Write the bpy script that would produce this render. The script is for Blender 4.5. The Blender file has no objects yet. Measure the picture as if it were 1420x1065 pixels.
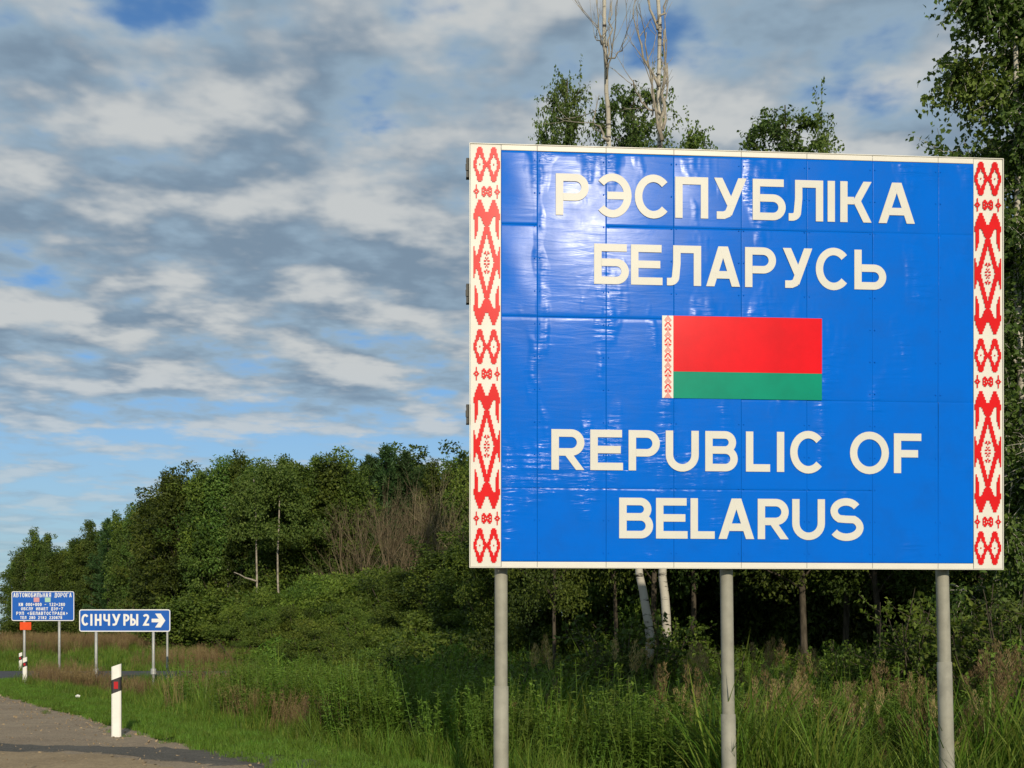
import bpy, math, random
import numpy as np
from mathutils.geometry import tessellate_polygon
from mathutils import Vector

# ------------------------------------------------------------------ camera, sky, sun, exposure
scene = bpy.context.scene
COL = scene.collection
PW, F_PX, HOR, CAM_Z = 1420, 1600.0, 878.0, 1.45      # photograph width, focal length (px), horizon row, eye height

cam_d = bpy.data.cameras.new('camera')
cam = bpy.data.objects.new('camera', cam_d)
COL.objects.link(cam)
cam.location = (0, 0, CAM_Z)
cam.rotation_euler = (math.radians(90), 0, 0)
cam_d.sensor_width = 36
cam_d.lens = F_PX / PW * 36
cam_d.shift_y = (HOR - 532.5) / PW
cam_d.clip_start = 0.1
cam_d.clip_end = 3000
scene.camera = cam

SUN_EL, SUN_AZ = math.radians(20.8), math.radians(168)   # azimuth clockwise from +Y: behind the camera, a little to the right
S = Vector((math.sin(SUN_AZ) * math.cos(SUN_EL), math.cos(SUN_AZ) * math.cos(SUN_EL), math.sin(SUN_EL)))
sun_d = bpy.data.lights.new('sun', 'SUN')
sun_d.energy = 3.7
sun_d.angle = math.radians(0.53)
sun_d.color = (1.0, 0.88, 0.69)
sun = bpy.data.objects.new('sun', sun_d)
COL.objects.link(sun)
sun.rotation_euler = (-S).to_track_quat('-Z', 'Y').to_euler()
sun.location = (5, -20, 20)

scene.view_settings.view_transform = 'Standard'
scene.view_settings.look = 'None'
scene.view_settings.exposure = 0.0
scene.view_settings.gamma = 1.0
scene.view_settings.use_curve_mapping = False
scene.cycles.use_denoising = True
scene.cycles.max_bounces = 6
scene.cycles.diffuse_bounces = 3
scene.cycles.glossy_bounces = 2
scene.cycles.transmission_bounces = 4
scene.cycles.transparent_max_bounces = 4
scene.cycles.sample_clamp_indirect = 4


class NT:
    """tiny node-graph helper"""
    def __init__(self, tree):
        self.t = tree

    def n(self, kind, **kw):
        nd = self.t.nodes.new(kind)
        for k, v in kw.items():
            setattr(nd, k, v)
        return nd

    def put(self, sock, v):
        if isinstance(v, bpy.types.NodeSocket):
            self.t.links.new(v, sock)
        else:
            sock.default_value = v

    def math(self, op, a, b=0.0, c=None, clamp=False):
        nd = self.n('ShaderNodeMath', operation=op, use_clamp=clamp)
        self.put(nd.inputs[0], a)
        self.put(nd.inputs[1], b)
        if c is not None:
            self.put(nd.inputs[2], c)
        return nd.outputs[0]

    def vmath(self, op, a, b=(0, 0, 0)):
        nd = self.n('ShaderNodeVectorMath', operation=op)
        self.put(nd.inputs[0], a)
        self.put(nd.inputs[1], b)
        return nd.outputs[0]

    def noise(self, vec, scale, detail=4, rough=0.5, dist=0.0):
        nd = self.n('ShaderNodeTexNoise')
        if vec is not None:
            self.put(nd.inputs['Vector'], vec)
        nd.inputs['Scale'].default_value = scale
        nd.inputs['Detail'].default_value = detail
        nd.inputs['Roughness'].default_value = rough
        nd.inputs['Distortion'].default_value = dist
        return nd.outputs['Fac']

    def ramp(self, fac, stops, interp='LINEAR'):
        nd = self.n('ShaderNodeValToRGB')
        nd.color_ramp.interpolation = interp
        el = nd.color_ramp.elements
        while len(el) > 1:
            el.remove(el[-1])
        for i, (p, c) in enumerate(stops):
            e = el[0] if i == 0 else el.new(p)
            e.position = p
            e.color = (*c, 1) if not isinstance(c, (int, float)) else (c, c, c, 1)
        self.put(nd.inputs[0], fac)
        return nd.outputs[0]

    def remap(self, v, a, b, c=0.0, d=1.0, smooth=True):
        nd = self.n('ShaderNodeMapRange', interpolation_type='SMOOTHSTEP' if smooth else 'LINEAR')
        self.put(nd.inputs[0], v)
        for i, x in enumerate((a, b, c, d)):
            self.put(nd.inputs[i + 1], x)
        return nd.outputs[0]

    def mix(self, f, a, b, blend='MIX'):
        nd = self.n('ShaderNodeMix', data_type='RGBA', blend_type=blend)
        self.put(nd.inputs['Factor'], f)
        for s, v in ((nd.inputs[6], a), (nd.inputs[7], b)):
            if isinstance(v, tuple) and len(v) == 3:
                v = (*v, 1)
            self.put(s, v)
        return nd.outputs[2]


# world: daylight sky with broken cloud
world = bpy.data.worlds.new('World')
scene.world = world
world.use_nodes = True
wt = world.node_tree
wt.nodes.clear()
W = NT(wt)
sky = W.n('ShaderNodeTexSky', sky_type='NISHITA')
sky.sun_disc = False
sky.sun_elevation = SUN_EL
sky.sun_rotation = SUN_AZ
sky.air_density = 1.0
sky.dust_density = 0.3
sky.ozone_density = 2.0
tc = W.n('ShaderNodeTexCoord')
sep = W.n('ShaderNodeSeparateXYZ')
wt.links.new(tc.outputs['Generated'], sep.inputs[0])
zz = W.math('MAXIMUM', sep.outputs[2], 0.0)
den = W.math('ADD', zz, 0.10)
cmb = W.n('ShaderNodeCombineXYZ')
W.put(cmb.inputs[0], W.math('DIVIDE', sep.outputs[0], den))
W.put(cmb.inputs[1], W.math('DIVIDE', sep.outputs[1], den))
cp = cmb.outputs[0]
CLOUD_OFF = (17.7, 27.3, 0.0)


def cloud_density(vec, fine_w=0.20):
    v = W.vmath('ADD', vec, CLOUD_OFF)
    mid = W.noise(v, 4.2, 4.0, 0.52, 0.0)
    fine = W.noise(v, 9.5, 7, 0.58, 0.0)
    return W.math('ADD', W.math('MULTIPLY', mid, 1.0 - fine_w), W.math('MULTIPLY', fine, fine_w))


# where the cloud deck of the photograph opens (-) and bunches up (+): place in the sky, size, amount
DECK = [(40, 5, 130, 40, -.16), (270, 12, 60, 30, -.10), (400, 40, 60, 30, -.05), (560, 165, 110, 30, -.05), (640, 40, 70, 60, -.10), (950, 60, 60, 40, -.14), (1290, 135, 60, 35, -.09), (1200, 120, 90, 25, -.04),
        (250, 480, 300, 16, -.04), (450, 610, 300, 30, -.06), (120, 610, 200, 30, -.06), (300, 670, 400, 40, -.12), (250, 545, 420, 30, .07),
        (330, 80, 170, 60, .12), (90, 90, 120, 50, .10), (470, 200, 90, 50, .12), (150, 290, 160, 60, .09), (590, 380, 90, 40, .11), (320, 400, 240, 50, .10), (1190, 180, 140, 40, .12), (1100, 60, 160, 40, .07), (760, 40, 90, 60, .08), (330, 300, 80, 40, .08), (110, 460, 160, 30, .08)]
def deck_xy(px, py):
    dx, dz = (px - 710) / F_PX, (HOR - py) / F_PX
    nn = math.sqrt(1 + dx * dx + dz * dz)
    return dx / nn / (dz / nn + 0.10), 1 / nn / (dz / nn + 0.10)


deck = None
for px, py, rx, ry, amt in DECK:
    cx, cy = deck_xy(px, py)
    ex = abs(deck_xy(px + rx, py)[0] - cx)
    ey = abs(deck_xy(px, py - ry)[1] - deck_xy(px, py + ry)[1]) / 2
    v = W.vmath('MULTIPLY', W.vmath('SUBTRACT', cp, (cx, cy, 0)), (1 / ex, 1 / ey, 0))
    ln = W.n('ShaderNodeVectorMath', operation='DOT_PRODUCT')
    W.put(ln.inputs[0], v)
    W.put(ln.inputs[1], v)
    gsn = W.math('MULTIPLY', W.math('POWER', 2.718, W.math('MULTIPLY', ln.outputs['Value'], -0.55)), amt * (0.75 if amt < 0 else 0.7))
    deck = gsn if deck is None else W.math('ADD', deck, gsn)
UP = (0.92, 0.92, 1)
d0 = cloud_density(cp)
l0 = cloud_density(cp, 0.16)
l1 = cloud_density(W.vmath('MULTIPLY', cp, UP), 0.08)
dd0 = W.math('ADD', d0, deck)
thr = W.remap(zz, 0.03, 0.30, 0.45, 0.40, False)
over = W.math('SUBTRACT', dd0, thr)
mask = W.remap(over, -0.08, 0.08)
puff = W.noise(cp, 11.0, 6, 0.6)
lit = W.remap(W.math('ADD', W.math('SUBTRACT', l0, l1), W.math('MULTIPLY', W.math('SUBTRACT', puff, 0.5), 0.13)), -0.08, 0.18)
thick = W.remap(over, 0.0, 0.20)
grey = W.mix(thick, (3.7, 5.0, 6.1), (2.25, 3.1, 4.0))
ccol = W.mix(lit, grey, (6.5, 6.7, 6.6))
lowfade = W.remap(zz, 0.0, 0.24, 0.12, 0.95)
skyc = W.mix(1.0, sky.outputs[0], (0.70, 1.0, 1.28), 'MULTIPLY')
skyc = W.mix(W.remap(zz, 0.0, 0.30, 0.75, 0.0), skyc, (3.9, 5.1, 5.85))
wcol = W.mix(W.math('MULTIPLY', mask, lowfade), skyc, ccol)
bg = W.n('ShaderNodeBackground')
W.put(bg.inputs[0], wcol)
bg.inputs[1].default_value = 0.09
wo = W.n('ShaderNodeOutputWorld')
wt.links.new(bg.outputs[0], wo.inputs[0])


# ------------------------------------------------------------------ helpers
def tag(o, label=None, cat=None, group=None, kind=None):
    for k, v in (('label', label), ('category', cat), ('group', group), ('kind', kind)):
        if v:
            o[k] = v
    return o


def empty(name, loc, label, cat, group=None, rz=0.0):
    o = bpy.data.objects.new(name, None)
    COL.objects.link(o)
    o.location = loc
    o.rotation_euler = (0, 0, rz)
    o.empty_display_size = 0.2
    return tag(o, label, cat, group)


class Geo:
    """collects vertices, triangles and quads (numpy) and links them as one mesh"""
    def __init__(self):
        self.V, self.T, self.Q, self.A, self.n = [], [], [], [], 0

    def add(self, V, T=None, Q=None, var=0.5):
        V = np.asarray(V, dtype=np.float64).reshape(-1, 3)
        if T is not None and len(T):
            self.T.append(np.asarray(T, dtype=np.int64) + self.n)
        if Q is not None and len(Q):
            self.Q.append(np.asarray(Q, dtype=np.int64) + self.n)
        self.V.append(V)
        self.A.append(np.broadcast_to(np.asarray(var, dtype=np.float64), (len(V),)))
        self.n += len(V)

    def box(self, x0, x1, y0, y1, z0, z1):
        V = [(x, y, z) for x in (x0, x1) for y in (y0, y1) for z in (z0, z1)]
        self.add(V, Q=[(0, 1, 3, 2), (4, 6, 7, 5), (0, 4, 5, 1), (2, 3, 7, 6), (0, 2, 6, 4), (1, 5, 7, 3)])

    def tube(self, P, R, sides=6, cap=True, var=0.5):
        P = np.asarray(P, float)
        R = np.broadcast_to(np.asarray(R, float), (len(P),))
        d = np.gradient(P, axis=0)
        d /= np.linalg.norm(d, axis=1)[:, None] + 1e-9
        ref = np.array([0.0, 0, 1]) if abs(d[:, 2]).mean() < 0.85 else np.array([1.0, 0, 0])
        a = np.cross(d, ref)
        a /= np.linalg.norm(a, axis=1)[:, None] + 1e-9
        b = np.cross(d, a)
        th = np.arange(sides) * 2 * math.pi / sides
        V = P[:, None, :] + R[:, None, None] * (np.cos(th)[None, :, None] * a[:, None, :] + np.sin(th)[None, :, None] * b[:, None, :])
        k = len(P)
        i = np.arange(k - 1)[:, None] * sides
        j = np.arange(sides)[None, :]
        j2 = (j + 1) % sides
        Q = np.stack([i + j, i + j2, i + sides + j2, i + sides + j], -1).reshape(-1, 4)
        T = []
        V = V.reshape(-1, 3)
        if cap:
            V = np.vstack([V, P[:1], P[-1:]])
            c0, c1 = len(V) - 2, len(V) - 1
            T = [(c0, (q + 1) % sides, q) for q in range(sides)] + [(c1, (k - 1) * sides + q, (k - 1) * sides + (q + 1) % sides) for q in range(sides)]
        self.add(V, T=T, Q=Q, var=var)

    def leaves(self, P, D, N, L, Wd, fold=0.25, var=0.5):
        """rhombic leaves with a midrib fold: base P, direction D, normal N"""
        P, D, N = (np.asarray(a, float) for a in (P, D, N))
        n = len(P)
        D = D / (np.linalg.norm(D, axis=1)[:, None] + 1e-9)
        Sd = np.cross(D, N)
        Sd /= np.linalg.norm(Sd, axis=1)[:, None] + 1e-9
        Nn = np.cross(Sd, D)
        L = np.broadcast_to(np.asarray(L, float), (n,))[:, None]
        Wd = np.broadcast_to(np.asarray(Wd, float), (n,))[:, None]
        mid = P + D * L * 0.42 + Nn * Wd * fold
        V = np.stack([P, mid + Sd * Wd * 0.5, P + D * L, mid - Sd * Wd * 0.5], 1).reshape(-1, 3)
        o = np.arange(n)[:, None] * 4
        T = np.concatenate([o + np.array([[0, 1, 2]]), o + np.array([[0, 2, 3]])])
        vv = np.repeat(np.broadcast_to(np.asarray(var, float), (n,)), 4)
        self.add(V, T=T, var=vv)

    def mesh(self, name, mat, smooth=False):
        V = np.concatenate(self.V)
        T = np.concatenate(self.T) if self.T else np.zeros((0, 3), np.int64)
        Q = np.concatenate(self.Q) if self.Q else np.zeros((0, 4), np.int64)
        me = bpy.data.meshes.new(name)
        me.vertices.add(len(V))
        me.vertices.foreach_set('co', V.astype(np.float32).ravel())
        nl = T.size + Q.size
        me.loops.add(nl)
        me.loops.foreach_set('vertex_index', np.concatenate([T.ravel(), Q.ravel()]).astype(np.int32))
        me.polygons.add(len(T) + len(Q))
        st = np.concatenate([np.arange(len(T)) * 3, T.size + np.arange(len(Q)) * 4]).astype(np.int32)
        me.polygons.foreach_set('loop_start', st)
        me.polygons.foreach_set('use_smooth', np.full(len(T) + len(Q), smooth, dtype=bool))
        at = me.attributes.new('var', 'FLOAT', 'POINT')
        at.data.foreach_set('value', np.concatenate(self.A).astype(np.float32))
        me.update(calc_edges=True)
        me.validate()
        if mat:
            me.materials.append(mat)
        return me

    def build(self, name, mat, parent=None, smooth=False):
        o = bpy.data.objects.new(name, self.mesh(name, mat, smooth))
        COL.objects.link(o)
        if parent:
            o.parent = parent
        return o


def copy_tree(o, parent=None):
    c = o.copy()
    COL.objects.link(c)
    c.parent = parent
    for ch in o.children:
        copy_tree(ch, c)
    return c


def unit(rng, n):
    v = rng.normal(size=(n, 3))
    return v / np.linalg.norm(v, axis=1)[:, None]


# ------------------------------------------------------------------ materials
def new_mat(name):
    m = bpy.data.materials.new(name)
    m.use_nodes = True
    m.node_tree.nodes.clear()
    t = NT(m.node_tree)
    out = t.n('ShaderNodeOutputMaterial')
    return m, t, out


def finish(t, out, col, rough=0.6, spec=0.4, metal=0.0, bump=None, bump_d=0.01, bump_s=1.0, coat=0.0):
    p = t.n('ShaderNodeBsdfPrincipled')
    t.put(p.inputs['Base Color'], (*col, 1) if isinstance(col, tuple) else col)
    t.put(p.inputs['Roughness'], rough)
    p.inputs['Specular IOR Level'].default_value = spec
    p.inputs['Metallic'].default_value = metal
    p.inputs['Coat Weight'].default_value = coat
    if bump is not None:
        b = t.n('ShaderNodeBump')
        b.inputs['Strength'].default_value = bump_s
        b.inputs['Distance'].default_value = bump_d
        t.put(b.inputs['Height'], bump)
        t.put(p.inputs['Normal'], b.outputs[0])
    t.put(out.inputs[0], p.outputs[0])
    return p


def obj_co(t):
    return t.n('ShaderNodeTexCoord').outputs['Object']


def plain(name, col, rough=0.6, spec=0.4, metal=0.0, dirt=0.12, scale=6.0, bump=0.0):
    m, t, out = new_mat(name)
    co = obj_co(t)
    f = t.noise(co, scale, 6, 0.6)
    c = t.mix(t.remap(f, 0.3, 0.75), col, tuple(x * (1 - dirt * 2) + 0.02 * dirt for x in col))
    finish(t, out, c, rough, spec, metal, f if bump else None, bump)
    return m


def foliage(name, dark, mid, light, trans=0.27, rough=0.55):
    m, t, out = new_mat(name)
    a = t.n('ShaderNodeAttribute', attribute_name='var').outputs['Fac']
    rnd = t.n('ShaderNodeObjectInfo').outputs['Random']
    c = t.ramp(a, [(0.0, dark), (0.5, mid), (1.0, light)])
    hsv = t.n('ShaderNodeHueSaturation')
    t.put(hsv.inputs['Hue'], t.remap(rnd, 0, 1, 0.484, 0.512, False))
    t.put(hsv.inputs['Value'], t.remap(rnd, 0, 1, 0.72, 1.35, False))
    t.put(hsv.inputs['Color'], c)
    c = hsv.outputs[0]
    p = t.n('ShaderNodeBsdfPrincipled')
    t.put(p.inputs['Base Color'], c)
    p.inputs['Roughness'].default_value = rough
    p.inputs['Specular IOR Level'].default_value = 0.25
    tr = t.n('ShaderNodeBsdfTranslucent')
    t.put(tr.inputs[0], t.mix(1.0, c, (1.1, 1.25, 0.55), 'MULTIPLY'))
    mx = t.n('ShaderNodeMixShader')
    mx.inputs[0].default_value = trans
    t.put(mx.inputs[1], p.outputs[0])
    t.put(mx.inputs[2], tr.outputs[0])
    t.put(out.inputs[0], mx.outputs[0])
    return m


M = {}
M['leaf'] = foliage('leaf_green', (0.024, 0.046, 0.008), (0.066, 0.106, 0.015), (0.145, 0.190, 0.028))
M['leaf_birch'] = foliage('leaf_birch', (0.038, 0.074, 0.014), (0.076, 0.130, 0.024), (0.140, 0.195, 0.038))
M['leaf_willow'] = foliage('leaf_willow', (0.036, 0.070, 0.010), (0.088, 0.140, 0.018), (0.175, 0.230, 0.034))
M['leaf_bright'] = foliage('leaf_bright', (0.056, 0.110, 0.014), (0.100, 0.175, 0.022), (0.160, 0.235, 0.034))
M['needle'] = foliage('needle', (0.018, 0.045, 0.016), (0.032, 0.070, 0.022), (0.055, 0.098, 0.028), 0.15)
M['blade'] = foliage('grass_blade', (0.042, 0.098, 0.011), (0.098, 0.178, 0.019), (0.200, 0.235, 0.042))
M['lawn'] = foliage('lawn_blade', (0.070, 0.145, 0.015), (0.105, 0.195, 0.021), (0.165, 0.235, 0.035))
M['straw'] = foliage('straw', (0.100, 0.080, 0.032), (0.170, 0.115, 0.055), (0.260, 0.180, 0.090), 0.25)
M['plume'] = foliage('plume', (0.150, 0.105, 0.048), (0.250, 0.180, 0.082), (0.360, 0.275, 0.140), 0.3)
M['twig'] = foliage('dry_twig', (0.11, 0.090, 0.050), (0.19, 0.150, 0.085), (0.27, 0.22, 0.13), 0.05)


def bark_mat():
    m, t, out = new_mat('bark')
    co = obj_co(t)
    f = t.noise(t.vmath('MULTIPLY', co, (1, 1, 0.25)), 14, 6, 0.6)
    finish(t, out, t.ramp(f, [(0.3, (0.035, 0.030, 0.022)), (0.7, (0.12, 0.10, 0.075))]), 0.9, 0.1, 0, f, 0.03)
    return m


def birch_bark_mat():
    m, t, out = new_mat('birch_bark')
    co = obj_co(t)
    f = t.noise(t.vmath('MULTIPLY', co, (1.2, 1.2, 5.0)), 2.6, 5, 0.62)
    g = t.noise(t.vmath('MULTIPLY', co, (1, 1, 0.6)), 1.3, 3, 0.6)
    base = t.ramp(g, [(0.3, (0.36, 0.33, 0.27)), (0.7, (0.60, 0.57, 0.49))])
    c = t.mix(t.remap(f, 0.55, 0.64), base, (0.035, 0.032, 0.028))
    finish(t, out, c, 0.75, 0.2, 0, f, 0.01)
    return m


M['bark'] = bark_mat()
M['birch_bark'] = birch_bark_mat()
M['dead_bark'] = plain('dead_bark', (0.40, 0.36, 0.29), 0.85, 0.1, 0, 0.3, 9)


def blue_mat():
    m, t, out = new_mat('blue_film')
    co = obj_co(t)
    wr = t.noise(t.vmath('MULTIPLY', co, (1.3, 1, 9.0)), 2.0, 4, 0.5, 0.5)
    patch_ = t.remap(t.noise(t.vmath('MULTIPLY', co, (1.6, 1, 0.7)), 1.3, 3, 0.5), 0.50, 0.70)
    dirt = t.noise(co, 3.0, 6, 0.6)
    c = t.mix(t.remap(dirt, 0.35, 0.8), (0.002, 0.135, 0.64), (0.004, 0.118, 0.55))
    h = t.math('MULTIPLY', wr, t.math('ADD', 0.06, t.math('MULTIPLY', patch_, 0.9)))
    finish(t, out, c, t.remap(dirt, 0.3, 0.7, 0.15, 0.21), 0.038, 0, h, 0.013, 1.0)
    return m


M['blue'] = blue_mat()
M['cream'] = plain('cream_film', (0.72, 0.70, 0.63), 0.30, 0.08, 0, 0.03, 4)
M['letter'] = plain('letter_film', (0.66, 0.65, 0.59), 0.32, 0.06, 0, 0.03, 4)
M['red'] = plain('red_film', (0.68, 0.014, 0.016), 0.25, 0.06, 0, 0.06, 5)
M['flag_red'] = plain('flag_red_film', (0.74, 0.008, 0.016), 0.2, 0.06, 0, 0.08, 3)
M['flag_green'] = plain('flag_green_film', (0.004, 0.27, 0.17), 0.2, 0.06, 0, 0.08, 3)
M['post'] = plain('post_paint', (0.33, 0.32, 0.26), 0.6, 0.3, 0, 0.16, 5, 0.002)
M['steel'] = plain('dark_steel', (0.06, 0.06, 0.055), 0.6, 0.4, 0.3, 0.2, 8)
M['galv'] = plain('galvanised', (0.42, 0.43, 0.42), 0.5, 0.4, 0.2, 0.12, 8)
M['board'] = plain('backing_board', (0.10, 0.11, 0.12), 0.7, 0.2, 0, 0.15, 5)
M['white'] = plain('white_paint', (0.80, 0.78, 0.72), 0.45, 0.4, 0, 0.05, 9)
M['black'] = plain('black_paint', (0.025, 0.022, 0.024), 0.5, 0.4, 0, 0.1, 9)
M['reflector'] = plain('red_reflector', (0.50, 0.015, 0.02), 0.2, 0.6, 0, 0.1, 20)
M['sign_blue'] = plain('road_sign_blue', (0.012, 0.11, 0.48), 0.35, 0.4, 0, 0.06, 5)
M['sign_white'] = plain('road_sign_white', (0.80, 0.80, 0.78), 0.4, 0.4, 0, 0.03, 5)
M['orange'] = plain('orange_red', (0.80, 0.085, 0.015), 0.45, 0.3, 0, 0.08, 6)
M['pink'] = plain('pink_print', (0.62, 0.30, 0.33), 0.45, 0.3, 0, 0.05, 6)
M['mint'] = plain('pale_green_print', (0.35, 0.58, 0.45), 0.45, 0.3, 0, 0.05, 6)


def ground_mat():
    m, t, out = new_mat('earth_and_turf')
    co = obj_co(t)
    f = t.noise(co, 0.35, 6, 0.6)
    g = t.noise(co, 4.0, 8, 0.65)
    c = t.ramp(f, [(0.3, (0.030, 0.060, 0.012)), (0.5, (0.055, 0.085, 0.018)), (0.7, (0.095, 0.085, 0.035))])
    c = t.mix(t.remap(g, 0.35, 0.7), c, t.mix(1.0, c, (0.45, 0.45, 0.4), 'MULTIPLY'))
    finish(t, out, c, 0.95, 0.05, 0, g, 0.05)
    return m


def asphalt_mat(name, a, b, grit=60.0, wear=0.5):
    m, t, out = new_mat(name)
    co = obj_co(t)
    f = t.noise(co, 0.7, 6, 0.6)
    g = t.noise(co, grit, 4, 0.7)
    s = t.noise(co, 9.0, 6, 0.65)
    c = t.mix(t.remap(f, 0.3, 0.7), a, b)
    c = t.mix(t.remap(g, 0.42, 0.75, 0, wear), c, tuple(min(1, x * 2.4) for x in b))
    c = t.mix(t.remap(s, 0.5, 0.75, 0, 0.5), c, tuple(x * 0.6 for x in a))
    vo = t.n('ShaderNodeTexVoronoi', feature='DISTANCE_TO_EDGE')
    wv = t.vmath('ADD', co, t.vmath('MULTIPLY', t.n('ShaderNodeTexNoise').outputs['Color'], (0.6, 0.6, 0)))
    t.put(vo.inputs['Vector'], wv)
    vo.inputs['Scale'].default_value = 0.55
    crack = t.math('MULTIPLY', t.remap(vo.outputs['Distance'], 0.004, 0.014, 1.0, 0.0), t.remap(f, 0.45, 0.6))
    c = t.mix(t.math('MULTIPLY', crack, 0.7), c, tuple(x * 0.3 for x in a))
    finish(t, out, c, 0.9, 0.2, 0, g, 0.012)
    return m


M['ground'] = ground_mat()
M['shoulder'] = asphalt_mat('shoulder_gravel', (0.215, 0.165, 0.112), (0.30, 0.235, 0.16), 45)
M['dark_strip'] = asphalt_mat('dark_strip_ground', (0.075, 0.070, 0.060), (0.125, 0.112, 0.092), 40)  # darker ground colour, used only for the strip across the road
M['sand'] = asphalt_mat('pale_sand', (0.26, 0.19, 0.11), (0.36, 0.27, 0.16), 30, 0.3)
M['side_road'] = asphalt_mat('side_road_asphalt', (0.060, 0.062, 0.066), (0.085, 0.086, 0.090), 30)


# ------------------------------------------------------------------ terrain
def x_edge(y):
    return -3.3 - 0.64 * (y - 13.5)          # edge between gravel shoulder and grass


def sstep(a, b, x):
    t = np.clip((x - a) / (b - a), 0, 1)
    return t * t * (3 - 2 * t)


def ground_z(x, y):
    x, y = np.asarray(x, float), np.asarray(y, float)
    t = (x - x_edge(y)) * 0.84
    z = -0.06 * sstep(0, 1.5, t) - 0.42 * sstep(1.3, 4.0, t) + 0.25 * sstep(5.5, 11, t)
    side = sstep(32.5, 35.0, y) * (1 - sstep(45, 48, y))
    z = z * (1 - side) - 0.03 * side
    z = z * (1 - sstep(44, 50, y)) + 0.0
    z = z + 0.62 * sstep(46, 64, y)
    z = z + 0.03 * np.sin(x * 0.9 + 1.3) * np.sin(y * 0.7) * sstep(1.2, 3, t) * (1 - side)
    far = sstep(90, 300, np.hypot(x, y))
    return z * (1 - far) + far * 0.6


def gz(x, y):
    return float(ground_z(x, y))


def at(px, y, z=None):
    x = (px - 710) / F_PX * y
    return Vector((x, y, gz(x, y) if z is None else z))


def row_z(py, y):
    return CAM_Z + (HOR - py) / F_PX * y


xs = np.unique(np.concatenate([np.linspace(-900, -60, 18), np.linspace(-60, -24, 30), np.linspace(-24, 22, 130), np.linspace(22, 60, 24), np.linspace(60, 900, 16)]))
ys = np.unique(np.concatenate([np.linspace(-300, -10, 10), np.linspace(-10, 8, 20), np.linspace(8, 50, 140), np.linspace(50, 100, 40), np.linspace(100, 1600, 20)]))
gx, gy = np.meshgrid(xs, ys, indexing='ij')
base = ground_z(gx, gy)
tt = (gx - x_edge(gy)) * 0.84
base = base - 0.02 * (tt < -0.05)
g = Geo()
ni, nj = gx.shape
ii, jj = np.meshgrid(np.arange(ni - 1), np.arange(nj - 1), indexing='ij')
q = np.stack([ii * nj + jj, (ii + 1) * nj + jj, (ii + 1) * nj + jj + 1, ii * nj + jj + 1], -1).reshape(-1, 4)
g.add(np.stack([gx, gy, base], -1).reshape(-1, 3), Q=q)
tag(g.build('ground', M['ground'], smooth=True), kind='structure')


def sheet(name, outline, z, mat, thick=0.0):
    """flat polygon with an edge skirt"""
    g = Geo()
    n = len(outline)
    V = [(x, y, z) for x, y in outline] + [(x, y, z - 0.05) for x, y in outline]
    T = tessellate_polygon([[Vector((x, y, 0)) for x, y in outline]])
    Q = [(i, n + i, n + (i + 1) % n, (i + 1) % n) for i in range(n)]
    g.add(V, T=T, Q=Q)
    return tag(g.build(name, mat), kind='structure')


rng = np.random.default_rng(7)
# main road with its gravel shoulder: a strip that follows the grass edge, ragged where turf creeps in
g = Geo()
yy = np.arange(-60, 140, 0.25)
jit = 0.10 * np.sin(yy * 2.3) + 0.07 * np.sin(yy * 5.1 + 1) + rng.normal(size=len(yy)) * 0.04
e0 = x_edge(yy) + jit
rows = [(e0, 0.006), (e0 - 0.6, 0.012), (e0 - 4.6, 0.014), (e0 - 14, 0.014)]
V = np.concatenate([np.stack([x, yy, np.full_like(yy, z)], -1) for x, z in rows])
k = len(yy)
Q = [(r * k + i, r * k + i + 1, (r + 1) * k + i + 1, (r + 1) * k + i) for r in range(3) for i in range(k - 1)]
g.add(V, Q=Q)
tag(g.build('road', M['shoulder']), kind='structure')


def ragged(pts, amp, n=14):
    out = []
    for i in range(len(pts)):
        a, b = np.array(pts[i], float), np.array(pts[(i + 1) % len(pts)], float)
        for s in range(n):
            out.append(tuple(a + (b - a) * s / n + rng.normal(size=2) * amp))
    return out


sheet('dark_road_strip', ragged([(-9.5, 16.6), (-6.6, 14.95), (-4.6, 14.5), (-3.0, 13.75), (-1.9, 12.4), (-1.5, 11.6), (-3.6, 12.75), (-5.0, 13.9), (-6.7, 14.1), (-9.5, 15.1)], 0.07), 0.019, M['dark_strip'])  # strip of ground coloured darker than the gravel around it
sheet('sand_patch', ragged([(-9.5, 15.0), (-6.6, 14.0), (-5.0, 13.7), (-4.2, 13.0), (-3.6, 12.2), (-5.2, 10), (-9.5, 10.5)], 0.05), 0.023, M['sand'])
# side road
g = Geo()
xx = np.arange(-60, 6, 0.5)
y0 = 35.4 + 0.08 * np.sin(xx * 1.7) + 0.0 * xx
y1 = 44.2 + 0.08 * np.sin(xx * 1.3)
V = np.concatenate([np.stack([xx, y0, np.full_like(xx, 0.0)], -1), np.stack([xx, y1, np.full_like(xx, 0.0)], -1)])
k = len(xx)
g.add(V, Q=[(i, i + 1, k + i + 1, k + i) for i in range(k - 1)])
tag(g.build('side_road', M['side_road']), kind='structure')


# ------------------------------------------------------------------ lettering
def arc(cx, cy, rx, ry, a0, a1, n=18):
    a = np.radians(np.linspace(a0, a1, n))
    return [(cx + rx * math.cos(t), cy + ry * math.sin(t)) for t in a]


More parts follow.
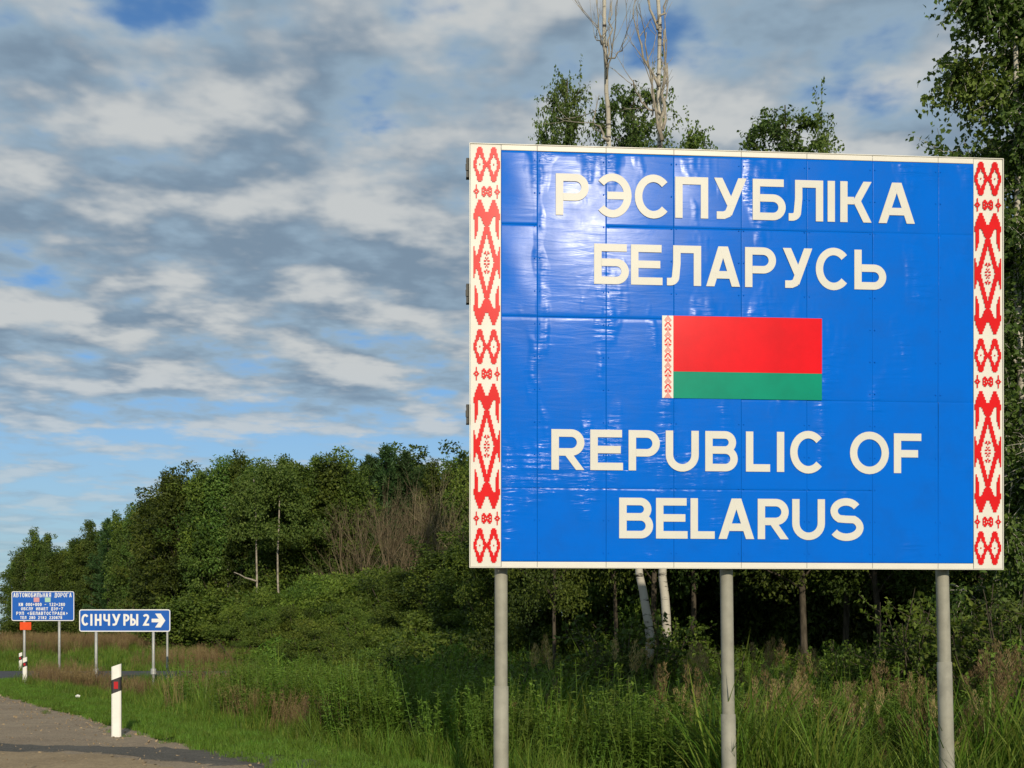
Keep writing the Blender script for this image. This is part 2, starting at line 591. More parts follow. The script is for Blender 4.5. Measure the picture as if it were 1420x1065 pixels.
def glyph(ch, w, h, s):
    """centre lines of a letter: ('p', points) strokes and ('d', x0, y0, x1, y1, width) slanted bars with level ends"""
    b = s / 2
    hm = h * 0.49

    def bowl(y_lo, y_hi, xr):
        r = (y_hi - y_lo) / 2
        return [(s * 0.98, y_hi)] + arc(xr - b - r, (y_lo + y_hi) / 2, r, r, 90, -90) + [(s * 0.98, y_lo)]
    p = lambda *a: ('p', list(a))
    dw = s * 1.12
    if ch in 'ІI':
        return [p((w / 2, 0), (w / 2, h))]
    if ch in '1':
        return [p((w * 0.6, 0), (w * 0.6, h)), p((w * 0.2, h * 0.75), (w * 0.6, h - b))]
    if ch == 'П':
        return [p((b, 0), (b, h - b), (w - b, h - b), (w - b, 0))]
    if ch == 'Г':
        return [p((b, 0), (b, h - b), (w, h - b))]
    if ch == 'Т':
        return [p((0, h - b), (w, h - b)), p((w / 2, 0), (w / 2, h - s))]
    if ch in 'ЛД':
        pts = [(0, b)] + arc(w * 0.10, h * 0.22, w * 0.155, h * 0.22 - b, -90, 0, 7) + [(w * 0.29, h * 0.55), (w * 0.29, h - b), (w - b, h - b), (w - b, 0)]
        return [('p', pts)] + ([p((0, 0), (w, 0))] if ch == 'Д' else [])
    if ch in 'EЕ':
        return [p((w, b), (b, b), (b, h - b), (w * 0.97, h - b)), p((s, h * 0.51), (w * 0.93, h * 0.51))]
    if ch == 'F':
        return [p((b, 0), (b, h - b), (w, h - b)), p((s, h * 0.49), (w * 0.88, h * 0.49))]
    if ch == 'L':
        return [p((b, h), (b, b), (w, b))]
    if ch in 'НH':
        return [p((b, 0), (b, h)), p((w - b, 0), (w - b, h)), p((s, h * 0.5), (w - s, h * 0.5))]
    if ch in 'РPRЯ':
        lo = h * 0.44
        r = [('p', [(b, 0), (b, h - b)] + bowl(lo, h - b, w)[1:])]
        if ch in 'RЯ':
            r.append(('d', w * 0.50, lo - b * 0.4, w - dw / 2, 0, dw))
        return r
    if ch in 'BВ':
        hm2 = h * 0.53
        return [p((b, 0), (b, h)), ('p', bowl(hm2, h - b, w * 0.95)), ('p', bowl(b, hm2, w))]
    if ch == 'Б':
        return [('p', [(w * 0.94, h - b), (b, h - b), (b, b)] + bowl(b, h * 0.54, w)[::-1][1:])]
    if ch == 'Ь':
        return [('p', [(b, h), (b, b)] + bowl(b, h * 0.54, w)[::-1][1:])]
    if ch == 'Ы':
        return [('p', [(b, h), (b, b)] + bowl(b, h * 0.54, w * 0.72)[::-1][1:]), p((w - b, 0), (w - b, h))]
    if ch in 'СC':
        return [('p', arc(w / 2, h / 2, w / 2 - b, h / 2 - b, 42, 318, 30))]
    if ch == 'Э':
        return [('p', arc(w / 2, h / 2, w / 2 - b, h / 2 - b, 138, -138, 30)), p((w * 0.36, h / 2), (w - s, h / 2))]
    if ch in 'OО0':
        return [('c', arc(w / 2, h / 2, w / 2 - b, h / 2 - b, 0, 360, 33)[:-1])]
    if ch == 'U':
        r = w / 2 - b
        return [('p', [(b, h)] + arc(w / 2, r + b, r, r, 180, 360, 16) + [(w - b, h)])]
    if ch == 'У':
        return [('d', w - dw / 2, h, w * 0.42, h * 0.09, dw), ('d', dw / 2, h, w * 0.53, h * 0.33, dw), p((w * 0.08, b), (w * 0.30, b), (w * 0.47, h * 0.15))]
    if ch == 'Ч':
        return [p((w - b, 0), (w - b, h)), ('p', [(b, h), (b, h * 0.62)] + arc(w * 0.35 + b * 0.5, h * 0.62, w * 0.35 - b * 0.5, h * 0.17, 180, 270, 8) + [(w - s, h * 0.45)])]
    if ch == 'К':
        return [p((b, 0), (b, h)), p((s, h * 0.53), (w * 0.44, h * 0.53)), ('d', w * 0.52, h * 0.50, w - dw / 2, h, dw), ('d', w * 0.50, h * 0.57, w - dw / 2, 0, dw)]
    if ch in 'AА':
        return [('d', dw / 2, 0, w / 2 - dw * 0.08, h, dw), ('d', w - dw / 2, 0, w / 2 + dw * 0.08, h, dw), p((w * 0.28, h * 0.29), (w * 0.72, h * 0.29))]
    if ch == 'М':
        return [p((b, 0), (b, h)), p((w - b, 0), (w - b, h)), ('d', b, h, w / 2, h * 0.15, s), ('d', w - b, h, w / 2, h * 0.15, s)]
    if ch == 'И':
        return [p((b, 0), (b, h)), p((w - b, 0), (w - b, h)), ('d', b, h * 0.05, w - b, h * 0.95, s)]
    if ch == 'S':
        rt, rb_ = h * 0.26 - b * 0.5, h * 0.27 - b * 0.5
        return [('p', arc(w * 0.49, h - b - rt, w * 0.45 - b, rt, 28, 270, 22)[:-3] + [(w * 0.5, h * 0.505)] + arc(w * 0.5, b + rb_, w / 2 - b, rb_, 90, -152, 22)[3:])]
    if ch == '2':
        r = w / 2 - b
        return [('p', arc(w / 2, h - b - r, r, r, 160, -25, 14) + [(b * 1.4, b), (w, b)])]
    if ch in '3689':
        return [('c', arc(w / 2, h * 0.27, w / 2 - b, h * 0.27 - b, 0, 360, 17)[:-1]), ('c', arc(w / 2, h * 0.75, w / 2 - b, h * 0.25 - b, 0, 360, 17)[:-1])]
    if ch == '7':
        return [p((0, h - b), (w - b, h - b), (w * 0.3, 0))]
    if ch == '-':
        return [p((w * 0.1, h * 0.5), (w * 0.9, h * 0.5))]
    if ch == '+':
        return [p((w * 0.1, h * 0.5), (w * 0.9, h * 0.5)), p((w * 0.5, h * 0.2), (w * 0.5, h * 0.8))]
    if ch == '«':
        return [p((w * 0.7, h * 0.75), (w * 0.2, h * 0.5), (w * 0.7, h * 0.25))]
    if ch == '»':
        return [p((w * 0.3, h * 0.75), (w * 0.8, h * 0.5), (w * 0.3, h * 0.25))]
    return []


def ribbon(pts, s, closed=False):
    P = np.array(pts, float)
    keep = [0]
    for i in range(1, len(P)):
        if np.linalg.norm(P[i] - P[keep[-1]]) > 1e-5:
            keep.append(i)
    P = P[keep]
    n = len(P)
    L, R = [], []
    for i in range(n):
        if closed:
            a, b = P[i] - P[i - 1], P[(i + 1) % n] - P[i]
        else:
            a = P[i] - P[i - 1] if i else P[1] - P[0]
            b = P[i + 1] - P[i] if i < n - 1 else P[-1] - P[-2]
        a, b = a / np.linalg.norm(a), b / np.linalg.norm(b)
        na, nb = np.array([-a[1], a[0]]), np.array([-b[1], b[0]])
        m = na + nb
        m /= np.linalg.norm(m) + 1e-9
        k = s / 2 / max(0.35, float(m @ na))
        L.append(P[i] + m * k)
        R.append(P[i] - m * k)
    return np.array(L), np.array(R)


def add_glyph(g, ch, u0, v0, w, h, s, y_back, y_front):
    """letter standing on a sign's face (x right, z up, the face looks to -y)"""
    for i, st in enumerate(glyph(ch, w, h, s)):
        yf = y_front - 0.0004 * i * (1 if y_front < y_back else -1)
        if st[0] == 'd':
            _, x0, z0, x1, z1, dw = st
            L = np.array([(x0 - dw / 2, z0), (x1 - dw / 2, z1)])
            R = np.array([(x0 + dw / 2, z0), (x1 + dw / 2, z1)])
        else:
            L, R = ribbon(st[1], s, st[0] == 'c')
        if ch == 'Я':
            L[:, 0], R[:, 0] = w - L[:, 0], w - R[:, 0]
        n = len(L)
        V = np.concatenate([np.stack([A[:, 0] + u0, np.full(n, yv), A[:, 1] + v0], -1) for yv in (yf, y_back) for A in (L, R)])
        Q = []
        for k in range(n if st[0] == 'c' else n - 1):
            k2 = (k + 1) % n
            Q += [(k, n + k, n + k2, k2), (k, k2, 2 * n + k2, 2 * n + k), (n + k, 3 * n + k, 3 * n + k2, n + k2)]
        if st[0] != 'c':
            Q += [(0, 2 * n, 3 * n, n), (n - 1, 2 * n - 1, 4 * n - 1, 3 * n - 1)]
        g.add(V, Q=Q)


# ------------------------------------------------------------------ the big border sign
XL, YL, XR, YR = -0.368, 10.156, 4.464, 10.496
SW = math.hypot(XR - XL, YR - YL)
SANG = math.atan2(YR - YL, XR - XL)
SH, SZ = 3.726, 2.033
sgn_base = gz(2.05, 10.33)
sign = empty('border_sign', (XL, YL, 0), 'huge blue board on three grey posts with red woven side bands and a flag', 'sign', rz=SANG)
# local frame: x along the board, y into the board (0 = face plane), z up (world height)
ca, sa = math.cos(SANG), math.sin(SANG)


def su(px):
    """metres along the board for a photograph column"""
    k = (px - 710) / F_PX
    # XL + u*ca = k*(YL + u*sa)
    return (k * YL - XL) / (ca - k * sa)


def sv(frac):
    return SZ + SH * (1 - frac)


U0, U1 = su(695), su(1350)
V0, V1 = sv(0.9862), sv(0.0135)
g = Geo()
g.box(0.02, SW - 0.02, 0.010, 0.032, SZ + 0.02, SZ + SH - 0.02)
g.build('backing_board', M['board'], sign)


def plate(name, x0, x1, z0, z1, mat, seed, bulge=0.002, tilt=0.004, nx=7, nz=None):
    """thin metal plate, slightly buckled, with edges rolled back"""
    r = np.random.default_rng(seed)
    lip = min(0.015, 0.12 * (z1 - z0))
    nz = nz or max(5, int((z1 - z0) / (x1 - x0) * nx))
    fx = np.concatenate([[0, 0.003 / (x1 - x0), 0.006 / (x1 - x0)], np.linspace(0.03, 0.97, nx), [1 - 0.006 / (x1 - x0), 1 - 0.003 / (x1 - x0), 1]])
    l0_ = lip / (z1 - z0)
    fz = np.concatenate([[0, l0_ * 0.3, l0_], np.linspace(max(0.03, l0_ * 1.5), 1 - max(0.03, l0_ * 1.5), nz), [1 - l0_, 1 - l0_ * 0.3, 1]])
    A, B = np.meshgrid(fx, fz, indexing='ij')
    tx, tz = r.normal() * tilt, r.normal() * tilt * 0.8
    Y = -bulge * (np.sin(A * math.pi) * np.sin(B * math.pi)) * (0.4 + r.random())
    Y += tx * (A - 0.5) * (x1 - x0) + tz * (B - 0.5) * (z1 - z0)
    ph = r.random(4) * 6.28
    Y += 0.0006 * np.sin(A * 5 + ph[0]) * np.sin(B * (z1 - z0) * 11 + ph[1])
    Y = np.clip(Y, -0.0042, 0.004)
    edge = (A == 0) | (A == 1) | (B == 0) | (B == 1)
    Y = Y + edge * 0.0022
    if z1 - z0 > 0.2:
        Y[:, [1, -2]] += 0.0011 * (0.5 + 0.8 * r.random())
    g = Geo()
    V = np.stack([x0 + A * (x1 - x0), Y, z0 + B * (z1 - z0)], -1)
    n0, n1 = A.shape
    i, j = np.meshgrid(np.arange(n0 - 1), np.arange(n1 - 1), indexing='ij')
    Q = np.stack([i * n1 + j, (i + 1) * n1 + j, (i + 1) * n1 + j + 1, i * n1 + j + 1], -1).reshape(-1, 4)
    g.add(V.reshape(-1, 3), Q=Q)
    return g.build(name, mat, sign, smooth=True)


seams = [695, 745, 840.5, 934.5, 1028, 1119, 1210, 1301, 1350]
cuts = [[.187, .405, .812], [.405, .812], [.187, .405, .812], [.187, .405, .812], [.187, .595, .812], [.187, .595, .812], [.187, .595], [.187, .595]]
sd = 100
for ci in range(8):
    x0, x1 = su(seams[ci]) + 0.0008, su(seams[ci + 1]) - 0.0008
    fr = [0.0135] + cuts[ci] + [0.9862]
    for k in range(len(fr) - 1):
        sd += 1
        plate('panel', x0, x1, sv(fr[k + 1]) + 0.0008, sv(fr[k]) - 0.0008, M['blue'], sd)
# cream border: strips cut at the same seams, top and bottom
for ci in range(8):
    x0, x1 = su(seams[ci]) + 0.0015, su(seams[ci + 1]) - 0.0015
    for z0, z1 in ((SZ, V0 - 0.003), (V1 + 0.003, SZ + SH)):
        sd += 1
        plate('border_strip', x0, x1, z0, z1, M['cream'], sd, 0.0006, 0.001, 4, 3)
# lip round the board
g = Geo()
g.box(-0.006, SW + 0.006, -0.006, 0.034, SZ + SH + 0.001, SZ + SH + 0.007)
g.box(-0.006, SW + 0.006, -0.006, 0.034, SZ - 0.007, SZ - 0.001)
g.box(-0.007, -0.001, -0.0055, 0.034, SZ - 0.0005, SZ + SH + 0.0005)
g.box(SW + 0.001, SW + 0.007, -0.0055, 0.034, SZ - 0.0005, SZ + SH + 0.0005)
g.build('edge_trim', M['cream'], sign)

# woven ornament, drawn as a grid of stitches
NC = 23


def orn_rows():
    rows = []

    def row(cells):
        r = [False] * NC
        for c in cells:
            if 0 <= c < NC:
                r[c] = True
                r[NC - 1 - c] = True
        rows.append(r)

    def diamond():
        outer = [1, 2, 2, 2, 3, 3, 3, 4, 4, 5, 5, 5, 5, 5, 4, 4, 3, 3, 3, 2, 2, 2, 1]
        inner = [-1, -1, -1, -1, -1, 0, 0, 1, 2, 2, 2, 3, 2, 2, 2, 1, 0, 0, -1, -1, -1, -1, -1]
        for k, (o, i) in enumerate(zip(outer, inner)):
            c = [5 + d for d in range(-o, o + 1) if abs(d) > i]
            if k in (10, 11, 12):
                c += [5] if k == 11 else []
                c += [10, 11]
            row(c)

    def blank(n):
        for _ in range(n):
            row([])

    def crosses():
        pat = [[2], [2, 8, 9], [2, 7, 8, 9, 10], [1, 2, 3, 7, 9, 10, 11], [0, 1, 3, 4, 7, 8, 9, 11], [1, 2, 3, 7, 9, 10, 11], [2, 7, 8, 9, 10], [2, 8, 9], [2]]
        for p in pat:
            row(p)

    m = []
    for k in range(17):
        if k < 6:
            c = [5 + d for d in range(-(k // 2) - 1, k // 2 + 2)]
        elif k < 11:
            c = [5 + d for d in range(-4 - (k - 6) // 3, 5 + (k - 6) // 2)]
            if k >= 8:
                c += [9, 10, 11]
        else:
            notch = k - 10
            c = [d for d in range(0, 12) if not (4 <= d <= 4 + notch // 2 + 1)]
            c = [d for d in c if d > 0 or k < 13]
        m.append(c)
    x = []
    for k in range(49):
        f = k if k <= 24 else 48 - k
        pos = 11 - f * 8.0 / 24
        c = [d for d in range(0, 12) if abs(d - pos) <= 1.7]
        if f < 9:
            c += [d for d in range(1, 4) if d < 4 - f * 0.3 and d > f * 0.12]
        if f > 13:
            w = (f - 13) * 0.32
            c += [d for d in range(0, 4) if d <= w]
        if f in (17, 21):
            c += [10]
        if f in (18, 19, 22, 23):
            c += [11] if f in (19, 22) else [9, 10]
        x.append(c)
    diamond(); blank(2); crosses(); blank(1)
    for c in m: row(c)
    for c in x: row(c)
    for c in m[::-1]: row(c)
    blank(3)
    diamond(); blank(2); crosses(); blank(2)
    for c in m: row(c)
    for c in x: row(c)
    for c in m[::-1]: row(c)
    blank(2); crosses(); blank(2); diamond()
    return rows


ORN = orn_rows()


def ornament(parent, x0, x1, z_top, z_bot):
    g = Geo()
    n = len(ORN)
    cw, chh = (x1 - x0) / NC, (z_top - z_bot) / n
    y = -0.0068
    for r, cells in enumerate(ORN):
        c = 0
        while c < NC:
            if cells[c]:
                c2 = c
                while c2 + 1 < NC and cells[c2 + 1]:
                    c2 += 1
                a, b = x0 + c * cw, x0 + (c2 + 1) * cw
                zt, zb = z_top - r * chh, z_top - (r + 1) * chh
                g.add([(a, y, zb), (b, y, zb), (b, y, zt), (a, y, zt)], Q=[(0, 1, 2, 3)])
                c = c2 + 1
            else:
                c += 1
    return g.build('woven_ornament', M['red'], parent)


for x0, x1, a, b in ((0.002, U0 - 0.002, su(656.5), su(693.5)), (U1 + 0.002, SW - 0.002, su(1351), su(1388))):
    sd += 1
    band = plate('ornament_band', x0, x1, SZ + 0.002, SZ + SH - 0.002, M['cream'], sd, 0.0008, 0.002, 4, 40)
    ornament(band, a, b, sv(0.0075), sv(0.990))

ROWS = [
    ('РЭСПУБЛІКА', .0648, .1634, [(75, 187), (203, 332), (343, 470), (480, 592), (612, 722), (743, 855), (865, 982), (997, 1022), (1040, 1146), (1170, 1293)]),
    ('БЕЛАРУСЬ', .2293, .3253, [(205, 323), (330, 437), (452, 568), (585, 700), (717, 822), (845, 945), (957, 1078), (1088, 1196)]),
    ('REPUBLICOF', .6722, .7685, [(60, 172), (192, 303), (322, 428), (448, 560), (582, 692), (720, 802), (825, 850), (870, 993), (1073, 1205), (1222, 1315)]),
    ('BELARUS', .8335, .9305, [(290, 405), (415, 522), (532, 614), (627, 748), (760, 865), (877, 988), (1002, 1119)]),
]
for word, f0, f1, spans in ROWS:
    for ch, (a, b) in zip(word, spans):
        a, b = su(740 + a / 2.448), su(740 + b / 2.448)
        g = Geo()
        rnd = 0.012 if ch in 'СCЭOS' else (0.006 if ch == 'U' else 0)
        z0, z1 = sv(f1) - rnd, sv(f0) + (rnd if ch != 'U' else 0)
        add_glyph(g, ch, a, z0, b - a, z1 - z0, 0.067, -0.0035, -0.0072)
        g.build('letter', M['letter'], sign)

g = Geo()
for ci in range(1, 8):
    x = su(seams[ci])
    for k in range(13):
        z = V0 + 0.08 + (V1 - V0 - 0.16) * k / 12
        for sx in (-0.022, 0.022):
            a_ = np.linspace(0, 2 * math.pi, 7)[:-1]
            g.add([(x + sx + 0.007 * math.cos(t), -0.0052, z + 0.007 * math.sin(t)) for t in a_] + [(x + sx, -0.0068, z)], T=[(6, i_, (i_ + 1) % 6) for i_ in range(6)])
tag(g.build('rivets', M['blue'], sign), kind='stuff')

# the flag: red field > green stripe, white hoist with its own ornament
fx0, fx1, fx2 = su(918), su(933.5), su(1139.5)
fz0, fzm, fz1 = sv(.5945), sv(.5305), sv(.3975)


def slab(x0, x1, z0, z1, yf, name, mat, parent):
    g = Geo()
    g.box(x0, x1, yf, -0.0035, z0, z1)
    return g.build(name, mat, parent)


flag = slab(fx1 + 0.001, fx2, fzm, fz1, -0.0068, 'flag', M['flag_red'], sign)
slab(fx1 + 0.001, fx2, fz0, fzm - 0.001, -0.0064, 'green_stripe', M['flag_green'], flag)
hoist = slab(fx0, fx1, fz0, fz1, -0.0066, 'white_hoist', M['cream'], flag)
g = Geo()
n = 64
cw = (fx1 - fx0) * 0.6 / 7
chh = (fz1 - fz0) / n
hr = [[3], [2, 4], [1, 3, 5], [0, 2, 4, 6], [1, 5], [2, 3, 4], [1, 2, 4, 5], [0, 1, 5, 6], [0, 3, 6], [2, 4], [0, 1, 2, 4, 5, 6], [1, 3, 5]]
for r in range(n):
    for c in hr[r % len(hr)]:
        a = fx0 + (fx1 - fx0) * 0.22 + c * cw
        zt = fz1 - r * chh
        g.add([(a, -0.0078, zt - chh), (a + cw, -0.0078, zt - chh), (a + cw, -0.0078, zt), (a, -0.0078, zt)], Q=[(0, 1, 2, 3)])
g.build('hoist_ornament', M['red'], flag)

# rails behind the board, seen end-on past the left edge
for py in (230, 405, 573):
    z = row_z(py, YL)
    g = Geo()
    g.box(-0.034, SW + 0.01, 0.036, 0.052, z - 0.085, z + 0.085)
    g.box(-0.034, SW + 0.01, 0.0525, 0.10, z + 0.07, z + 0.085)
    g.box(-0.034, SW + 0.01, 0.0525, 0.10, z - 0.085, z - 0.07)
    g.box(-0.040, -0.015, 0.026, 0.0355, z - 0.028, z + 0.028)
    g.build('back_rail', M['steel'], sign)


def ring_tube(segs, mat, name, parent, sides=28):
    """turned pipe: list of (x, y, z, r)"""
    g = Geo()
    g.tube([s_[:3] for s_ in segs], [s_[3] for s_ in segs], sides, False)
    return g.build(name, mat, parent, smooth=True)


for px, px_b, py_s in ((696.5, 696.5, 951), (1014, 1017.5, 991), (1318, 1324.5, 919)):
    u, ub = su(px), su(px_b)
    yb = 0.17
    zs = row_z(py_s, YL + 0.3)
    zb = sgn_base - 0.5
    lean = (ub - u) / (row_z(800, 10.5) - row_z(1060, 10.5))
    f = lambda z: u + (2.0 - z) * lean
    po = ring_tube([(f(z), yb, z, 0.058) for z in (5.4, 4.2, 3.0, 2.0, 1.5, zs - 0.05)], M['post'], 'post', sign)
    ring_tube([(f(zs + 0.004), yb, zs + 0.004, 0.057), (f(zs), yb, zs, 0.066), (f(zs - 0.6), yb, zs - 0.6, 0.067), (f(zb), yb, zb, 0.067)], M['post'], 'sleeve', po)
    for py in (230, 405, 573):
        z = row_z(py, YL)
        g = Geo()
        g.box(f(z) - 0.075, f(z) + 0.075, 0.1005, 0.112, z - 0.04, z + 0.04)
        g.build('mount_plate', M['steel'], po)


# ------------------------------------------------------------------ small road signs
def board(parent, w, h, z0, mat, rim, mat_rim, r=0.05, name='sign_plate'):
    """rounded plate with a raised white rim; face towards -y"""
    def outline(w_, h_, rr):
        pts = []
        for cx, cz, a0 in ((w_ / 2 - rr, h_ / 2 - rr, 0), (-w_ / 2 + rr, h_ / 2 - rr, 90), (-w_ / 2 + rr, -h_ / 2 + rr, 180), (w_ / 2 - rr, -h_ / 2 + rr, 270)):
            pts += arc(cx, cz, rr, rr, a0, a0 + 90, 5)
        return np.array(pts)
    g = Geo()
    o = outline(w, h, r)
    n = len(o)
    zc = z0 + h / 2
    V = np.concatenate([np.stack([o[:, 0], np.full(n, y), o[:, 1] + zc], -1) for y in (-0.004, 0.012)] + [[(0, -0.004, zc), (0, 0.012, zc)]])
    T = [(2 * n, (i + 1) % n, i) for i in range(n)] + [(2 * n + 1, n + i, n + (i + 1) % n) for i in range(n)]
    Q = [(i, (i + 1) % n, n + (i + 1) % n, n + i) for i in range(n)]
    g.add(V, T=T, Q=Q)
    pl = g.build(name, mat, parent)
    g = Geo()
    i_ = outline(w - 2 * rim, h - 2 * rim, max(r - rim, 0.01))
    V = np.concatenate([np.stack([A[:, 0], np.full(n, -0.007), A[:, 1] + zc], -1) for A in (o * 0.9985, i_)])
    g.add(V, Q=[(i, n + i, n + (i + 1) % n, (i + 1) % n) for i in range(n)])
    g.build('rim', mat_rim, pl)
    return pl


Y2 = 34.2
pl_ = at(109, Y2)
pr_ = at(237, Y2)
w2 = (237 - 109) / F_PX * Y2
base2 = at(173, Y2)
arrow = empty('direction_sign', base2, 'low wide blue village sign with a white arrow pointing right beside the side road', 'sign', rz=math.radians(-2))
zt, zb = row_z(845, Y2) - base2.z, row_z(876, Y2) - base2.z
pl2 = board(arrow, w2, zt - zb, zb, M['sign_blue'], 0.03, M['sign_white'], 0.07)
k2 = Y2 / F_PX
chw = [(420, 460), (468, 476), (490, 525), (535, 570), (580, 625), (640, 672), (676, 718), (742, 775)]
for ch, (a, b) in zip('СІНЧУРЫ2', chw):
    g = Geo()
    a_px, b_px = a / 3.7375, b / 3.7375
    add_glyph(g, ch, (a_px - 173) * k2, zb + (zt - zb) * 0.27, (b_px - a_px) * k2, (zt - zb) * 0.52, 0.062, -0.004, -0.012)
    g.build('letter', M['sign_white'], pl2)
g = Geo()
ax = lambda c: (c / 3.7375 - 173) * k2
zc = zb + (zt - zb) * 0.5
hh = (zt - zb)
out_ = [(788, .08), (825, .08), (806, .31), (836, .31), (860, 0), (836, -.31), (806, -.31), (825, -.08), (788, -.08)]
V = [(ax(c), -0.012, zc + f * hh) for c, f in out_]
tri = [(0, 1, 7), (0, 7, 8), (1, 2, 3), (1, 3, 4), (1, 4, 7), (7, 4, 5), (7, 5, 6)]
g.add(V, T=tri)
g.build('arrow', M['sign_white'], pl2)
for px in (132, 212.5):
    x = (px - 173) * k2
    g = Geo()
    g.tube([(x, 0.045, -0.5), (x, 0.045, zt - 0.05)], 0.042, 12)
    po = g.build('post', M['galv'], arrow, smooth=True)
    g = Geo()
    z0 = row_z(935, Y2) - base2.z
    g.tube([(x, 0.045, z0), (x, 0.045, z0 + 0.16), (x, 0.045, z0 + 0.17)], [0.08, 0.08, 0.045], 10)
    g.build('collar', M['galv'], po)
pp = at(232, 38.0)
pole = empty('thin_pole', pp, 'thin bare grey pole standing behind the right end of the arrow sign', 'pole')
g = Geo()
g.tube([(0, 0, -0.3), (0, 0, row_z(850, 38) - pp.z)], 0.035, 8)
g.build('shaft', M['galv'], pole)

Y3 = 35.0
base3 = at(59.5, Y3)
info = empty('information_sign', base3, 'blue notice board crowded with small white text at the far left road junction', 'sign')
k3 = Y3 / F_PX
zt, zb = row_z(820, Y3) - base3.z, row_z(861, Y3) - base3.z
hh = zt - zb
pl3 = board(info, 87 * k3, hh, zb, M['sign_blue'], 0.022, M['sign_white'], 0.06)
lines = [('АВТОМОБИЛЬНАЯ ДОРОГА', 70, 375, .80, .95, .020), ('КМ 000+000 - 122+290', 98, 340, .50, .61, .020), ('ОБСЛУЖИВАЕТ ДЭУ-7', 110, 330, .36, .46, .018), ('РУП «БЕЛАВТОСТРАДА»', 85, 355, .20, .31, .020), ('ТЕЛ 290 2192 220678', 105, 325, .06, .16, .018)]
g = Geo()
for txt, a, b, f0, f1, s in lines:
    a, b = (a / 3.7375 - 59.5) * k3, (b / 3.7375 - 59.5) * k3
    st = (b - a) / len(txt)
    for i, ch in enumerate(txt):
        add_glyph(g, ch, a + i * st, zb + hh * f0, st * 0.78, hh * (f1 - f0), s * 0.9, -0.004, -0.010)
tag(g.build('lettering', M['sign_white'], pl3), kind='stuff')
for c, mt in ((190, 'pink'), (248, 'mint')):
    x = (c / 3.7375 - 59.5) * k3
    g = Geo()
    g.box(x - 0.085, x + 0.085, -0.011, -0.004, zb + hh * 0.635, zb + hh * 0.79)
    e = g.build('emblem', M[mt], pl3)
for px in (33, 81.5):
    x = (px - 59.5) * k3
    g = Geo()
    g.tube([(x, 0.045, -0.5), (x, 0.045, zt - 0.05)], 0.038, 12)
    po = g.build('post', M['galv'], info, smooth=True)
x = (35.5 - 59.5) * k3
g = Geo()
z0, z1 = row_z(873.5, Y3) - base3.z, row_z(862, Y3) - base3.z
g.box(x - 0.17, x + 0.17, -0.006, 0.004, z0, z1 - 0.015)
g.box(x - 0.15, x + 0.15, -0.008, -0.0062, z0 + 0.02, z1 - 0.035)
g.build('orange_plate', M['orange'], info)


def delineator(px, py_base, Y, height, label, w=0.13, yaw=0.0):
    p = at(px, Y)
    p.z = row_z(py_base, Y)
    root = empty('delineator_post', p, label, 'road post', 'white delineator posts along the road', rz=yaw)
    d = 0.05
    sl = 0.045

    def prism(z0, z1, s0, s1, grow=0.0):
        """post section with slanted lower (s0) and upper (s1) ends, rounded front edges"""
        g = Geo()
        o = [(-w / 2, -d * 0.25), (-w * 0.36, -d / 2), (w * 0.36, -d / 2), (w / 2, -d * 0.25), (w / 2, d / 2), (-w / 2, d / 2)]
        o = [(x * (1 + grow), y * (1 + grow * 2)) for x, y in o]
        n = len(o)
        V = [(x, y, z0 + s0 * x / w) for x, y in o] + [(x, y, z1 + s1 * x / w) for x, y in o]
        V += [(0, 0, z0), (0, 0, z1)]
        Q = [(i, (i + 1) % n, n + (i + 1) % n, n + i) for i in range(n)]
        T = [(2 * n, (i + 1) % n, i) for i in range(n)] + [(2 * n + 1, n + i, n + (i + 1) % n) for i in range(n)]
        g.add(V, T=T, Q=Q)
        return g
    h = height
    prism(-0.4, h, 0, sl).build('shaft', M['white'], root)
    bd = prism(h * 0.62, h * 0.815, sl * 1.1, sl * 1.1, 0.02).build('black_band', M['black'], root)
    g = Geo()
    g.box(-w * 0.22, w * 0.22, -d / 2 - 0.008, -d / 2 + 0.001, h * 0.67, h * 0.77)
    g.build('reflector', M['reflector'], bd)
    return root


delineator(161.5, 1021, 16.0, 0.985, 'white marker post with black band and red reflector on the near gravel edge', 0.128, 0.12)
delineator(34.5, 945, 34.0, 0.70, 'small white marker post with black band under the blue notice board', 0.12)
delineator(28.5, 932, 45.5, 0.76, 'small white marker post farthest away beyond the side road', 0.12)

pb = at(107, 25.8)
pb.z += 0.06
g = Geo()
g.add(np.array([(-.05, 0, 0), (.0, -.04, .01), (.05, 0, .0), (.06, .03, .05), (0, .04, .075), (-.05, .03, .05), (0, 0, .06)]), T=[(0, 1, 6), (1, 2, 6), (2, 3, 6), (3, 4, 6), (4, 5, 6), (5, 0, 6)])
sc = g.build('paper_scrap', M['white'])
sc.location = pb
tag(sc, 'tiny crumpled white paper scrap lying in the mown verge', 'litter')


# ------------------------------------------------------------------ vegetation builders
def limb(P0, d, L, rng, n=5, bend=0.15, up=0.1):
    P = [np.array(P0, float)]
    d = np.array(d, float)
    for _ in range(n):
        d = d + rng.normal(size=3) * bend + np.array([0, 0, up])
        d /= np.linalg.norm(d)
        P.append(P[-1] + d * L / n)
    return np.array(P)


